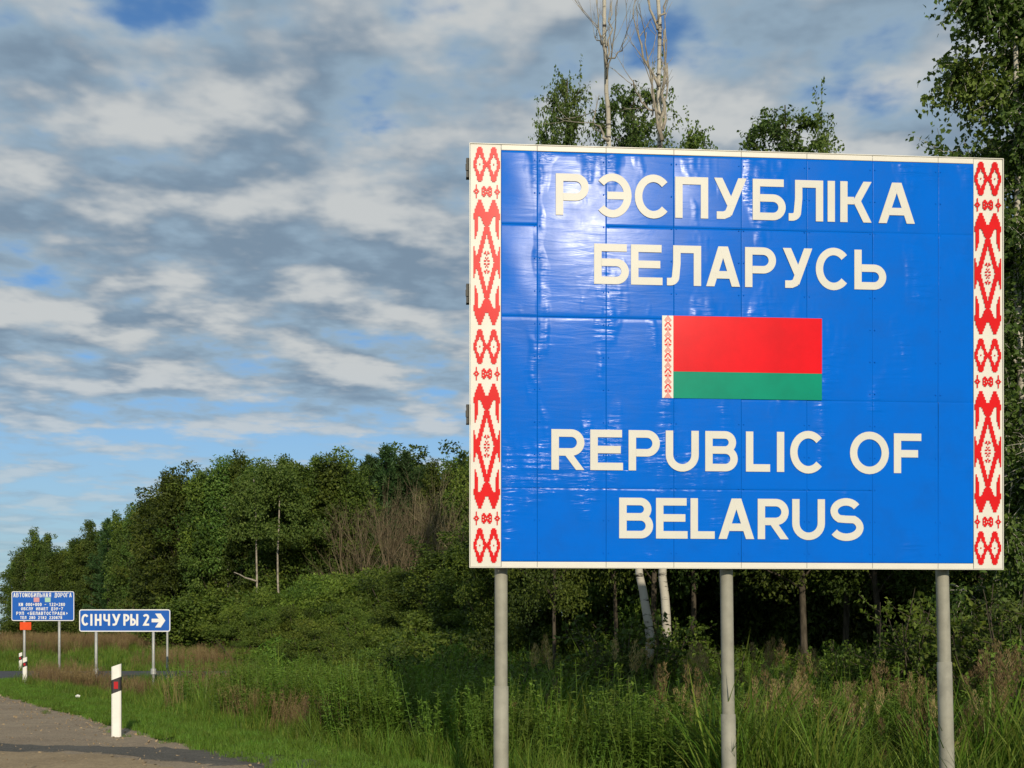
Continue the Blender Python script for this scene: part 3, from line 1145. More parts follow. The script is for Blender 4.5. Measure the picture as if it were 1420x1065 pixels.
def lobe_leaves(gc, rng, c, r, n, L, wd, flat=0.75, v0=0.5, droop=0.0):
    dr = unit(rng, n)
    rad = r * (0.35 + 0.65 * rng.random(n) ** 0.55)
    bump = 1 + 0.22 * np.sin(dr[:, 0] * 5 + c[0] * 3) * np.sin(dr[:, 1] * 5 + c[1] * 3) + 0.15 * np.sin(dr[:, 2] * 7 + c[2])
    P = c + dr * (rad * bump)[:, None] * np.array([1, 1, flat])
    D = dr * 0.6 + unit(rng, n) * 0.9
    D[:, 2] -= droop
    N = dr + unit(rng, n) * 0.8 + np.array([0, 0, 0.4])
    s = 0.65 + 0.7 * rng.random(n)
    gc.leaves(P, D, N, L * s, wd * s, 0.2, np.clip(v0 + rng.normal(size=n) * 0.16, 0, 1))


def make_tree(seed, H, crown_base, R, nlimb, n_leaf, L, wd, shape='oval', trunk_r=0.12, bark='bark', leaf='leaf', lobe_r=0.42, lean=0.0, droop=0.2):
    """returns (trunk mesh, crown mesh)"""
    rng = np.random.default_rng(seed)
    gt, gc = Geo(), Geo()
    n = 9
    T = np.zeros((n, 3))
    T[:, 2] = np.linspace(-0.3, H * 0.96, n)
    T[1:, :2] += np.cumsum(rng.normal(size=(n - 1, 2)) * H * 0.008, 0)
    T[:, 0] += lean * np.linspace(0, 1, n)
    gt.tube(T, np.linspace(trunk_r, trunk_r * 0.12, n), 7)
    cen = []
    ga = rng.random() * 6.28
    for i in range(nlimb):
        f = (i + rng.random()) / nlimb
        h = crown_base + (H - crown_base) * f
        ga += 2.4 + rng.normal() * 0.3
        if shape == 'oval':
            rad = R * (math.sin(math.pi * min(0.98, 0.18 + 0.80 * f)) ** 0.7)
        elif shape == 'cone':
            rad = R * (1.05 - f) ** 0.8
        elif shape == 'column':
            rad = R * (1 - 0.25 * f) * (1 if f < 0.85 else 0.6)
        else:
            rad = R * math.sqrt(max(0.05, 1 - f * f))
        rad *= 0.7 + 0.5 * rng.random()
        p0 = np.array([np.interp(h * 0.86, T[:, 2], T[:, k]) for k in range(3)])
        a = np.array([math.cos(ga), math.sin(ga), 0.55 + 0.3 * rng.random()])
        P = limb(p0, a / np.linalg.norm(a), rad, rng, 4, 0.12, 0.08)
        P[:, 2] += h - h * 0.86 - 0.2 * rad
        gt.tube(np.vstack([p0, P[1:]]), np.linspace(trunk_r * 0.32 * (1 - 0.6 * f), 0.012, 5), 4, False)
        cen.append((P[-1], 1.0))
        cen.append((P[2] + rng.normal(size=3) * 0.2 * R, 0.9))
        if rng.random() < 0.6:
            cen.append((P[3] + rng.normal(size=3) * 0.35 * R, 0.7))
    cen.append((T[-1] + np.array([0, 0, 0.1]), 0.7))
    tot = sum(s * s for _, s in cen)
    for c, s in cen:
        lobe_leaves(gc, rng, c, R * lobe_r * s * (0.75 + 0.5 * rng.random()), int(n_leaf * s * s / tot), L, wd, 0.8, 0.5 + rng.normal() * 0.18, droop)
    return gt.mesh('trunk', M[bark], True), gc.mesh('crown', M[leaf])


def make_conifer(seed, H, R, base, n_whorl, leafL=0.28, pine=False):
    rng = np.random.default_rng(seed)
    gt, gc = Geo(), Geo()
    T = np.zeros((7, 3))
    T[:, 2] = np.linspace(-0.3, H, 7)
    gt.tube(T, np.linspace(0.13, 0.015, 7), 7)
    for w in range(n_whorl):
        f = w / (n_whorl - 1)
        z = base + (H - base) * (f ** 0.9)
        rad = R * ((1 - f) ** (0.6 if pine else 0.85)) + 0.12
        nb = rng.integers(5, 8)
        for b in range(nb):
            az = b * 6.283 / nb + rng.random() * 0.7 + w * 0.9
            rr = rad * (0.65 + 0.5 * rng.random())
            up = (0.55 if pine else 0.25) * f + (0.15 if pine else -0.15)
            P = limb((0, 0, z), (math.cos(az), math.sin(az), up), rr, rng, 4, 0.05, 0.06 if pine else 0.03)
            gt.tube(P, np.linspace(0.025, 0.006, 5), 3, False)
            m = int(26 + 60 * rr)
            tpar = rng.random(m) ** 0.7
            Pp = np.stack([np.interp(tpar * 4, np.arange(5), P[:, k]) for k in range(3)], -1)
            dd = P[-1] - P[0]
            dd /= np.linalg.norm(dd)
            D = dd * 0.9 + unit(rng, m) * 0.75
            D[:, 2] -= 0.05 if pine else 0.25
            Pp += unit(rng, m) * (0.14 if pine else 0.06)
            gc.leaves(Pp, D, unit(rng, m) + np.array([0, 0, 1.0]), leafL * (0.6 + 0.7 * rng.random(m)), leafL * 0.22, 0.1, np.clip(0.35 + 0.45 * tpar + rng.normal(size=m) * 0.12, 0, 1))
    return gt.mesh('trunk', M['bark'], True), gc.mesh('crown', M['needle'])


def branch_rec(g, rng, P0, d, L, r, depth, sides=4, spread=0.55, up=0.12, kids=4):
    P = limb(P0, d, L, rng, 4, 0.10, up)
    g.tube(P, np.linspace(r, r * 0.45, 5), sides, False, rng.random())
    if depth == 0:
        return
    for k in range(kids):
        t = 0.3 + 0.7 * (k + rng.random()) / kids
        p = np.array([np.interp(t * 4, np.arange(5), P[:, q]) for q in range(3)])
        dd = (P[-1] - P[0]) / np.linalg.norm(P[-1] - P[0]) + rng.normal(size=3) * spread
        dd /= np.linalg.norm(dd)
        branch_rec(g, rng, p, dd, L * (0.62 - 0.15 * t), r * 0.5, depth - 1, 3, spread, up, kids)


def make_shrub(seed, H, R, n_stem, n_leaf, L, wd, leaf, lobe_r=0.4, low=0.18, flat=0.75):
    rng = np.random.default_rng(seed)
    gt, gc = Geo(), Geo()
    cen = []
    for i in range(n_stem):
        az = rng.random() * 6.283
        tilt = rng.random() ** 0.6 * 0.9
        d = np.array([math.cos(az) * tilt, math.sin(az) * tilt, 1.0])
        d /= np.linalg.norm(d)
        Ls = H * (0.55 + 0.42 * rng.random()) * (1.0 if tilt < 0.5 else 0.9)
        P = limb((math.cos(az) * R * 0.12, math.sin(az) * R * 0.12, -0.15), d, Ls, rng, 5, 0.07, 0.02)
        k = min(1.0, R / (np.hypot(P[-1, 0], P[-1, 1]) + 1e-6))
        P[:, :2] *= k
        gt.tube(P, np.linspace(0.035, 0.010, 6) * (H / 3) ** 0.5, 4, False)
        cen += [(P[-1], 1.0), (P[4], 0.9), (P[3] + rng.normal(size=3) * 0.15 * R, 0.8)]
        if rng.random() < 0.7:
            cen.append((P[2] + rng.normal(size=3) * np.array([.35, .35, .1]) * R, 0.8))
    tot = sum(s * s for _, s in cen)
    for c, s in cen:
        c = np.array([c[0], c[1], max(c[2], low * H)])
        lobe_leaves(gc, rng, c, R * lobe_r * s * (0.7 + 0.5 * rng.random()), int(n_leaf * s * s / tot), L, wd, flat, 0.5 + rng.normal() * 0.16, 0.15)
    return gt.mesh('stem', M['bark'], True), gc.mesh('foliage', M[leaf])


def plant(name, meshes, loc, sxyz, rz, label, cat, group=None, parts=('trunk', 'crown')):
    root = empty(name, loc, label, cat, group, rz)
    root.scale = sxyz
    for nm, me in zip(parts, meshes):
        o = bpy.data.objects.new(nm, me)
        COL.objects.link(o)
        o.parent = root
    return root


# prototypes (unit heights noted; scaled per plant)
BROAD = [make_tree(11 + i, 10, 1.2, 2.3, 40, 20000, 0.17, 0.105, 'oval', lobe_r=0.30) for i in range(5)]
ASPEN = [make_tree(31 + i, 10, 2.0, 1.6, 34, 13000, 0.15, 0.095, 'cone', 0.10, 'bark', 'leaf', 0.36) for i in range(3)]
BIRCH = [make_tree(51 + i, 10, 3.6, 1.45, 28, 9500, 0.14, 0.09, 'cone', 0.085, 'birch_bark', 'leaf_birch', 0.36, 0.2, 0.5) for i in range(3)]
PINE = [make_conifer(71 + i, 10, 2.0, 2.5, 17, 0.30, True) for i in range(2)]
SPRUCE = [make_conifer(81 + i, 10, 1.9, 0.6, 26, 0.26, False) for i in range(2)]
WILLOW = [make_shrub(91 + i, 4, 2.1, 18, 15000, 0.13, 0.05, 'leaf_willow', 0.27, 0.45, 0.5) for i in range(4)]
BUSH = [make_shrub(111 + i, 3, 1.5, 13, 9000, 0.13, 0.08, 'leaf', 0.36) for i in range(3)]
BRIGHT = [make_shrub(121 + i, 1.6, 1.0, 12, 6000, 0.12, 0.05, 'leaf_bright', 0.35) for i in range(2)]

DEAD = []
for i in range(3):
    g = Geo()
    r_ = np.random.default_rng(130 + i)
    for s_ in range(3):
        branch_rec(g, r_, (r_.normal() * 0.25, r_.normal() * 0.25, -0.2), np.array([r_.normal() * 0.12, r_.normal() * 0.12, 1]), 5.6 + r_.random() * 1.4, 0.05, 3, 5, 0.40, 0.16, 5)
    DEAD.append((g.mesh('branches', M['twig'], True),))

rnd = random.Random(5)


def tree_at(protos, unit_h, px, top, Y, label, cat, name, group=None, wide=1.0, parts=('trunk', 'crown'), k=None):
    p = at(px, Y)
    h = row_z(top, Y) - p.z
    s = h / unit_h
    me = protos[k if k is not None else rnd.randrange(len(protos))]
    w = s * wide * rnd.uniform(0.92, 1.1)
    return plant(name, me, p, (w, w, s), rnd.uniform(0, 6.28), label, cat, group, parts)


# ---- far forest edge, left to right (px, top row, distance, kind)
FG = 'trees of the forest edge beyond the side road'
far = [
    (22, 772, 96, 'a'), (36, 752, 95, 'b'), (58, 740, 94, 'a'), (84, 752, 92, 'o'), (104, 741, 90, 'a'), (127, 735, 88, 'o'), (150, 724, 86, 'p'), (172, 728, 84, 'b'), (196, 712, 82, 'o'),
    (216, 690, 70, 'o'), (240, 664, 66, 'o'), (268, 676, 66, 'a'), (296, 655, 63, 'o'), (320, 638, 62, 'b'), (346, 658, 62, 'a'), (374, 650, 61, 'b'), (402, 662, 60, 'o'), (430, 648, 60, 'o'), (462, 644, 60, 'a'), (488, 664, 60, 'o'),
    (512, 640, 66, 'p'), (536, 626, 66, 'p'), (562, 634, 66, 'p'), (588, 655, 66, 'p'), (612, 672, 64, 'o'), (641, 632, 60, 's'), (668, 640, 58, 'o'),
]
KIND = {'o': (BROAD, 'broadleaf_tree', 1.0), 'a': (ASPEN, 'aspen_tree', 1.05), 'b': (BIRCH, 'birch_tree', 1.05), 'p': (PINE, 'pine_tree', 0.9), 's': (SPRUCE, 'spruce_tree', 0.85)}
FLAB = {'o': 'round crowned dark green tree filling the depth of the forest edge'}
NAMED = {22: 'leafy aspen at the far left end of the forest edge', 36: 'airy birch second from the far left end of the forest edge', 58: 'slender aspen rising above the left half of the blue notice board', 84: 'round dark tree above the right edge of the blue notice board',
         104: 'slender aspen above the gap between notice board and arrow sign', 127: 'round dark tree above the left end of the arrow sign', 150: 'small dark pine poking up between leafy trees above the arrow sign', 172: 'airy birch above the middle of the arrow sign',
         196: 'round tree above the right end of the arrow sign', 216: 'round tree just left of the step up in the forest edge', 240: 'bushy dark tree where the forest edge steps up to its taller part', 268: 'slender aspen just right of the step up in the forest edge',
         296: 'broad dark tree left of the highest pale birch', 320: 'tall birch with the highest pale tip left of the pines', 346: 'slender aspen behind the white trunk with the broken branch', 374: 'airy birch between the two thin white trunks', 402: 'round tree right of the straight white trunk',
         430: 'broad round tree midway between white trunks and pines', 462: 'tall slender aspen left of the brown dead trees', 488: 'round tree touching the leftmost pine', 512: 'leftmost of the dark pines above the brown dead trees', 536: 'tallest dark pine above the brown dead trees',
         562: 'dark pine right of the tallest one above the dead trees', 588: 'rightmost and lowest dark pine above the dead trees', 612: 'round tree in the dip between the pines and the spruce', 641: 'pointed spruce touching the left edge of the big board', 668: 'dark tree half hidden by the left edge of the big board'}
for px, top, Y, kd in far:
    pr, nm, wd = KIND[kd]
    tree_at(pr, 10, px, top + (10 if kd == 'o' else 0) + (10 if px < 135 else 0), Y, NAMED[px], 'tree', nm, FG, wd)
SPIRE = [make_tree(161 + i, 10, 2.5, 1.25, 30, 7500, 0.14, 0.085, 'cone', 0.07, 'bark', 'leaf' if i % 2 else 'leaf_birch', 0.34) for i in range(3)]
for px, top, Y, lab in ((46, 736, 93, 'thin pointed treetop above the left half of the blue notice board'), (70, 742, 92, 'thin pointed treetop above the middle of the blue notice board'), (120, 724, 87, 'thin pointed treetop above the left end of the arrow sign'), (162, 714, 84, 'thin pointed treetop above the centre of the arrow sign'),
                        (188, 708, 80, 'thin pointed treetop above the digit on the arrow sign'), (232, 656, 66, 'thin pointed top at the very step up of the forest edge'), (284, 656, 63, 'thin pointed top left of the highest pale birch'), (334, 634, 61, 'thin pointed top right of the highest pale birch'),
                        (366, 648, 60, 'thin pointed top between the two white trunks'), (394, 640, 60, 'thin pointed top just right of the straight white trunk'), (446, 636, 60, 'thin pointed top left of the pines'), (478, 648, 60, 'thin pointed top touching the leftmost pine'), (600, 644, 63, 'thin pointed top between pines and spruce'), (626, 650, 61, 'thin pointed top left of the spruce')):
    tree_at(SPIRE, 10, px, top, Y, lab, 'tree', 'young_tree', FG, 0.85)
# second rows that close the wood behind
for i in range(34):
    px = 24 + i * 20 + rnd.uniform(-6, 6)
    ref = np.interp(px, [f_[0] for f_ in far], [f_[1] for f_ in far])
    Yb = np.interp(px, [0, 200, 240, 660], [104, 92, 76, 72]) + rnd.uniform(-3, 5)
    tree_at(BROAD, 10, px, ref + rnd.uniform(10, 38), Yb, FLAB['o'], 'tree', 'broadleaf_tree', FG, 1.15)
for i in range(26):
    px = 26 + i * 24.5 + rnd.uniform(-6, 6)
    Yb = np.interp(px, [0, 200, 240, 660], [90, 78, 61, 55]) + rnd.uniform(-2, 2)
    tree_at(BUSH, 3, px, np.interp(px, [0, 200, 260, 660], [848, 842, 815, 790]) + rnd.uniform(-14, 14), Yb, 'dark green bush at the foot of the far forest edge', 'bush', 'forest_bush', 'bushes at the foot of the forest edge', 1.25, ('stem', 'foliage'))

# pale trunks that stand out in front of the wood
g = Geo()
for lab, px, top, bot, Y, br in (('thin white birch trunk with a broken side branch in front of the forest', 356, 664, 812, 57, True), ('straight thin white birch trunk right of the broken one', 387, 655, 806, 57, False)):
    p = at(px, Y)
    H = row_z(top, Y) - p.z
    gt = Geo()
    r_ = np.random.default_rng(px)
    T = np.zeros((8, 3))
    T[:, 2] = np.linspace(-0.2, H, 8)
    T[:, 0] = np.cumsum(r_.normal(size=8) * 0.05)
    gt.tube(T, np.linspace(0.065, 0.025, 8), 8)
    for i in range(0):
        z = H * (0.35 + 0.07 * i)
        az = r_.random() * 6.28
        b_ = limb((np.interp(z, T[:, 2], T[:, 0]), 0, z), (math.cos(az) * 0.8, math.sin(az) * 0.5, 0.8), 0.7 + r_.random(), r_, 3, 0.15)
        gt.tube(b_, [0.03, 0.02, 0.014, 0.01], 4, False)
    if br:
        z = row_z(806, Y) - p.z
        b_ = limb((0, 0, z), (-0.8, -0.3, 0.12), 1.2, r_, 4, 0.2, 0.02)
        gt.tube(b_, [0.06, 0.05, 0.04, 0.03, 0.02], 5)
    gc = Geo()
    for i in range(16):
        c = np.array([T[-1, 0] + r_.normal() * 0.7, r_.normal() * 0.6, H * (0.62 + 0.42 * r_.random())])
        lobe_leaves(gc, r_, c, 0.55, 300, 0.13, 0.09, 0.9, 0.6, 0.5)
    plant('birch_tree', (gt.mesh('trunk', M['dead_bark'], True), gc.mesh('crown', M['leaf_birch'])), p, (1, 1, 1), 0, lab, 'tree')

# brown dead trees
for i, (px, top) in enumerate(((506, 700), (528, 688), (552, 690), (576, 684), (598, 694), (622, 690), (642, 704))):
    tree_at(DEAD, 9.5, px, top - 12, 55 + (i % 3), ['leftmost bare brown tree of the leafless clump', 'second bare brown tree from the left of the leafless clump', 'bare brown tree left of the clump middle', 'tallest bare brown tree in the middle of the leafless clump', 'bare brown tree right of the clump middle', 'bare brown tree left of the spruce', 'rightmost bare brown tree beside the big board'][i], 'dead tree', 'dead_tree', 'bare brown trees left of the board', 1.0, ('branches',), i % 3)

# willow thicket in front
for px, top, Y, w, lab in ((338, 822, 50, 1, 'leftmost light green willow of the thicket before the forest'), (372, 806, 51, 1, 'rounded willow under the broken birch trunk'), (412, 800, 50, 1.05, 'rounded willow just right of the white trunks'), (452, 786, 51, 1.1, 'high topped willow left of the dead trees'),
                           (492, 784, 52, 1.1, 'willow under the leftmost brown dead tree'), (470, 822, 47, 1, 'willow in the front row below the high topped one'), (425, 830, 47, 1, 'willow in the front row above the bright bush'), (385, 838, 47, 1, 'low front willow left of the bright bush'),
                           (535, 778, 50, 1.1, 'willow under the middle of the brown dead trees'), (578, 772, 48, 1.1, 'tallest willow of the thicket under the dead trees'), (622, 776, 46, 1.1, 'dark willow left of the lower corner of the board'), (552, 815, 44, 1, 'willow in front of the tallest one'),
                           (600, 812, 42, 1, 'shaded willow left of the left post'), (640, 800, 40, 1.1, 'shaded willow just below the lower left corner of the board'), (510, 836, 43, 1, 'willow behind the silvery bush')):
    tree_at(WILLOW, 4, px, top, Y, lab, 'willow bush', 'willow_shrub', 'willows of the thicket before the forest', w, ('stem', 'foliage'))
for px, top, Y, lab in ((405, 876, 41.5, 'bright green low bush beside the end of the side road'), (548, 852, 33, 'silvery green willow bush leaning over the ditch'), (345, 884, 46, 'small dull green bush on the meadow edge')):
    tree_at(BRIGHT if 'bright' in lab else WILLOW, 1.6 if 'bright' in lab else 4, px, top, Y, lab, 'bush', 'low_shrub', None, 1.4 if 'bright' in lab else 1.0, ('stem', 'foliage'))
for px, top, Y, w, lab in ((440, 862, 36, 1.0, 'rounded green bush right of the bright low bush'), (485, 872, 31, 1.0, 'rounded bush stepping down from the willows to the ditch'), (530, 888, 27, 1.0, 'leafy bush below the silvery willow'), (575, 880, 25.5, 1.0, 'dense green bush two steps left of the left post'),
                           (615, 866, 27, 1.1, 'tall dense bush near the left post against the dark wood'), (655, 872, 23, 0.9, 'dense bush just left of the left post'), (365, 905, 33, 0.9, 'low bush right of the arrow sign at the side road'), (410, 915, 29, 0.9, 'low bush above the brown plumed ditch grass')):
    tree_at(BUSH if 'dense' in lab else WILLOW, 3 if 'dense' in lab else 4, px, top, Y, lab, 'bush', 'ditch_bush', None, w * (1.1 if 'dense' in lab else 1.3), ('stem', 'foliage'))
for i, (px, top, Y) in enumerate(((470, 905, 30), (505, 915, 27), (590, 870, 24), (548, 905, 23), (625, 885, 21), (435, 925, 29))):
    tree_at(BUSH, 3, px, top, Y, ['dark low bush in the ditch at the end of the side road', 'small leafy bush right of the brown plumed grass', 'young green alder bush left of the first post', 'round leafy bush in front of the silvery willow', 'dark leafy bush close to the left post', 'small bush rising from the brown grass of the ditch'][i], 'bush', 'leafy_bush', None, 1.0, ('stem', 'foliage'))

# ---- wood behind the board: crowns that overhang the edge, dark trunks below
RG = 'trees of the dark wood behind the big board'
OVER = [make_tree(141 + i, 10, 3.4, 2.5, 30, 42000, 0.095, 0.062, 'oval', 0.10, 'bark', 'leaf', 0.38) for i in range(3)]
for px, top, Y, w, lab in ((772, 520, 22, 0.75, 'low leafy young tree seen just right of the left post'), (852, 400, 23, 0.62, 'thin trunked tree left of the white birch trunks'), (905, 380, 23, 0.8, 'dark trunked tree directly behind the white birch trunks'), (968, 380, 23, 0.8, 'dark trunked tree between the white birches and the middle post'),
                           (1106, 390, 20.5, 0.95, 'brown trunked tree midway between the middle and right posts'), (1168, 400, 21.5, 0.9, 'shaded tree second right of the middle post'), (1226, 400, 20.2, 0.95, 'shaded tree whose trunk stands left of the right post'), (1292, 420, 21, 0.9, 'shaded tree behind the tall shrub at the right post'), (1352, 380, 20.5, 0.95, 'dark leafy tree behind the lower right corner of the board')):
    tree_at(OVER, 10, px, top, Y, lab, 'tree', 'broadleaf_tree', 'front trees of the dark wood behind the board', w)
for i in range(34):
    px = 690 + (i % 17) * 52 + rnd.uniform(-12, 12)
    Y = (27 if i < 17 else 34) + rnd.uniform(-2, 3)
    top = 395 + rnd.uniform(-20, 90)
    if px < 880:
        top = 735 if px < 735 else 640
    tree_at(BROAD, 10, px, top, Y, 'dense leafy tree deep in the dark wood behind the big board', 'tree', 'broadleaf_tree', RG, 0.85)
for i in range(24):
    px = 590 + i * 36 + rnd.uniform(-10, 10)
    tree_at(BUSH, 3, px, 836 + rnd.uniform(-16, 16), 30 + rnd.uniform(-1.5, 2), 'shaded bush at the foot of the dark wood behind the posts', 'bush', 'forest_bush', 'shaded bushes behind the posts', 1.2, ('stem', 'foliage'))
for i, (px, top, Y) in enumerate(((572, 800, 37), (612, 772, 35), (652, 760, 33), (690, 790, 30))):
    tree_at(BROAD, 10, px, top, Y, ['dark young tree just right of the tallest willow', 'dark young tree below the right end of the dead trees', 'dark young tree under the lower left corner of the board', 'dark young tree just behind the left post'][i], 'tree', 'broadleaf_tree', 'dark young trees left of the left post', 1.5)


def airy_crown(seed, H, crown_lo, R, n_twig, leaf_n, L, wd, mat, bark, trunk_r, droop=0.9, lean=0.0, fork=True):
    """birch-like tree: rising limbs, hanging twigs strung with leaves"""
    rng = np.random.default_rng(seed)
    gt, gc = Geo(), Geo()
    n = 12
    T = np.zeros((n, 3))
    T[:, 2] = np.linspace(-0.4, H, n)
    T[:, 0] = lean * np.linspace(0, 1, n) ** 1.3 + np.cumsum(rng.normal(size=n) * 0.05)
    T[:, 1] = np.cumsum(rng.normal(size=n) * 0.05)
    gt.tube(T, np.linspace(trunk_r, 0.015, n), 10)
    limbs = []
    nl = 34
    for i in range(nl):
        f = (i + rng.random()) / nl
        z = crown_lo + (H * 0.97 - crown_lo) * f
        az = i * 2.4 + rng.normal() * 0.4
        p0 = np.array([np.interp(z, T[:, 2], T[:, k]) for k in range(3)])
        rad = R * (0.45 + 0.75 * math.sin(math.pi * min(1, 0.2 + f * 0.85))) * (0.75 + 0.4 * rng.random())
        P = limb(p0, (math.cos(az), math.sin(az), 0.7), rad, rng, 5, 0.12, -0.03)
        gt.tube(P, np.linspace(0.032 * (1.1 - 0.6 * f), 0.007, 6), 5, False)
        limbs.append(P)
    per = n_twig // nl
    for P in limbs:
        lv = 0.5 + rng.normal() * 0.2
        for _ in range(per):
            t = rng.random() ** 0.65 * 5
            p = np.array([np.interp(t, np.arange(6), P[:, k]) for k in range(3)])
            d = unit(rng, 1)[0] * 0.8 + np.array([0, 0, 0.1])
            tl = 0.35 + 0.55 * rng.random()
            Q = [p]
            for _s in range(5):
                d = d + np.array([0, 0, -droop * 0.35])
                d /= np.linalg.norm(d)
                Q.append(Q[-1] + d * tl / 5)
            Q = np.array(Q)
            gt.tube(Q[::2], [0.006, 0.004, 0.003], 3, False)
            m = leaf_n
            tp = rng.random(m) * 5
            pp_ = np.stack([np.interp(tp, np.arange(6), Q[:, k]) for k in range(3)], -1) + rng.normal(size=(m, 3)) * 0.035
            D = unit(rng, m) + np.array([0, 0, -0.6])
            s = 0.7 + 0.6 * rng.random(m)
            gc.leaves(pp_, D, unit(rng, m) + np.array([0, -0.3, 0.4]), L * s, wd * s, 0.15, np.clip(lv + rng.normal(size=m) * 0.17, 0, 1))
    return gt.mesh('trunk', M[bark], True), gc.mesh('crown', M[mat])


# leafy crowns showing above the board
ABOVE = [airy_crown(201, 14, 5.0, 1.9, 820, 24, 0.095, 0.06, 'leaf_birch', 'bark', 0.14, 0.35), airy_crown(202, 14, 5.0, 2.1, 860, 24, 0.095, 0.06, 'leaf_birch', 'bark', 0.14, 0.35)]
for px, top, Y, k, w, lab in ((792, 112, 31, 0, 0.6, 'leafy crown left of the bare birches above the top edge of the board'), (868, 112, 31, 1, 0.85, 'leafy crown wrapped round the bare birches above the board'), (962, 182, 31, 0, 0.8, 'low leafy tip just right of the bare birches above the board'),
                              (1076, 146, 31, 1, 0.95, 'round leafy treetop showing alone above the right half of the board'), (1140, 190, 32, 0, 0.55, 'sparse lower treetop right of the round one above the board'), (758, 160, 33, 0, 0.5, 'lowest leafy tip at the left of the crowns above the board')):
    tree_at(ABOVE, 14, px, top, Y, lab, 'tree', 'leafy_tree', None, w, ('trunk', 'crown'), k)


# tall bare birches with white trunks
def bare_birch(label, Y, base_px, pts, r0, tops, seed):
    p = at(base_px, Y)
    rng = np.random.default_rng(seed)
    gt = Geo()
    P = np.array([((px - base_px) / F_PX * Y, 0.15 * math.sin(py * 0.01), row_z(py, Y) - p.z) for px, py in pts])
    P = np.vstack([[P[0, 0], 0, -0.4], P])
    tpar = np.linspace(0, len(P) - 1, 26)
    T = np.stack([np.interp(tpar, np.arange(len(P)), P[:, k]) for k in range(3)], -1)
    T[2:-1, :2] += rng.normal(size=(23, 2)) * 0.015
    gt.tube(T, 0.03 + (r0 - 0.03) * (1 - np.linspace(0, 1, 26)) ** 1.5 + 0.012 * (1 - np.linspace(0, 1, 26)), 10)
    gb = Geo()
    for (x0, y0, x1, y1, r) in tops:
        a = np.array([(x0 - base_px) / F_PX * Y, 0, row_z(y0, Y) - p.z])
        b = np.array([(x1 - base_px) / F_PX * Y, rng.normal() * 0.4, row_z(y1, Y) - p.z])
        mid = a + (b - a) * 0.5 + np.array([(b[0] - a[0]) * 0.22, 0, -abs(b[0] - a[0]) * 0.2])
        tt_ = np.linspace(0, 1, 8)[:, None]
        B = a * (1 - tt_) ** 2 + 2 * mid * tt_ * (1 - tt_) + b * tt_ ** 2
        B[1:-1] += rng.normal(size=(6, 3)) * 0.03
        r *= 0.55
        gb.tube(B, np.linspace(r, r * 0.3, 8), 6)
        for _ in range(4):
            t = 2 + rng.random() * 5
            q0 = np.array([np.interp(t, np.arange(8), B[:, k]) for k in range(3)])
            d = (b - a) / np.linalg.norm(b - a) + rng.normal(size=3) * 0.45
            branch_rec(gb, rng, q0, d / np.linalg.norm(d), 0.3 + 0.5 * rng.random(), r * 0.35, 1, 4, 0.35, 0.10, 2)
    plant('bare_birch', (gt.mesh('trunk', M['birch_bark'], True), gb.mesh('branches', M['dead_bark'], True)), p, (1, 1, 1), 0, label, 'tree', None, ('trunk', 'branches'))


bare_birch('tallest bare white birch with several stems rising high over the middle of the board', 19.7, 927, [(927, 910), (921, 790), (917, 500), (918, 200), (915, 90), (912, -120)], 0.088,
           [(918, 195, 922, 40, 0.07), (919, 180, 933, 60, 0.055), (917, 190, 893, 60, 0.05), (914, 120, 878, 15, 0.05), (912, 40, 895, -30, 0.05), (912, 30, 928, -20, 0.04), (916, 160, 871, 110, 0.035), (905, 160, 903, 30, 0.03)], 5)
bare_birch('slimmer bare white birch leaning up over the board left of the tallest one', 19.4, 902, [(902, 880), (888, 790), (862, 500), (845, 210), (841, 100), (836, -100)], 0.080,
           [(841, 90, 826, 0, 0.04), (842, 95, 849, -10, 0.04), (842, 85, 868, 60, 0.03), (844, 195, 822, 145, 0.05), (841, 110, 853, 20, 0.03), (838, 60, 828, 30, 0.025)], 6)
p = at(1056, 27)
for px, lean_px, Y, lab, r0 in ((1056, 9, 27, 'thin speckled white birch trunk in the dark gap between the middle and right posts', 0.085), (968, 2, 28, 'dim brown trunk in the shade left of the middle post', 0.10)):
    p = at(px, Y)
    gt = Geo()
    T = np.array([(0, 0, -0.3), (lean_px / F_PX * Y * 0.5, 0, 1.8), (lean_px / F_PX * Y, 0, 3.6), (lean_px / F_PX * Y * 1.5, 0.1, 7.5)])
    gt.tube(T, [r0, r0 * 0.9, r0 * 0.8, r0 * 0.4], 8)
    gc = Geo()
    r_ = np.random.default_rng(px)
    for i in range(8):
        lobe_leaves(gc, r_, np.array([T[-1, 0] + r_.normal() * 0.5, r_.normal() * 0.5, 6.2 + 1.8 * r_.random()]), 0.7, 300, 0.13, 0.08, 0.9, 0.5, 0.4)
    plant('birch_tree' if 'birch' in lab else 'broadleaf_tree', (gt.mesh('trunk', M['birch_bark'] if 'birch' in lab else M['bark'], True), gc.mesh('crown', M['leaf_birch'])), p, (1, 1, 1), 0, lab, 'tree')

# near birch at the right edge
big = airy_crown(301, 14, 1.0, 1.3, 4600, 24, 0.082, 0.058, 'leaf_birch', 'birch_bark', 0.09, 0.8)
plant('birch_tree', big, at(1428, 17), (1, 1, 1), 0.4, 'tall leafy birch filling the right edge beside the board', 'tree')
big2 = airy_crown(302, 14.5, 1.0, 1.25, 3400, 24, 0.09, 0.066, 'leaf', 'bark', 0.11, 0.6)
plant('leafy_tree', big2, at(1462, 20.5), (1, 1, 1), 1.1, 'darker leafy tree behind the tall birch at the right edge', 'tree')


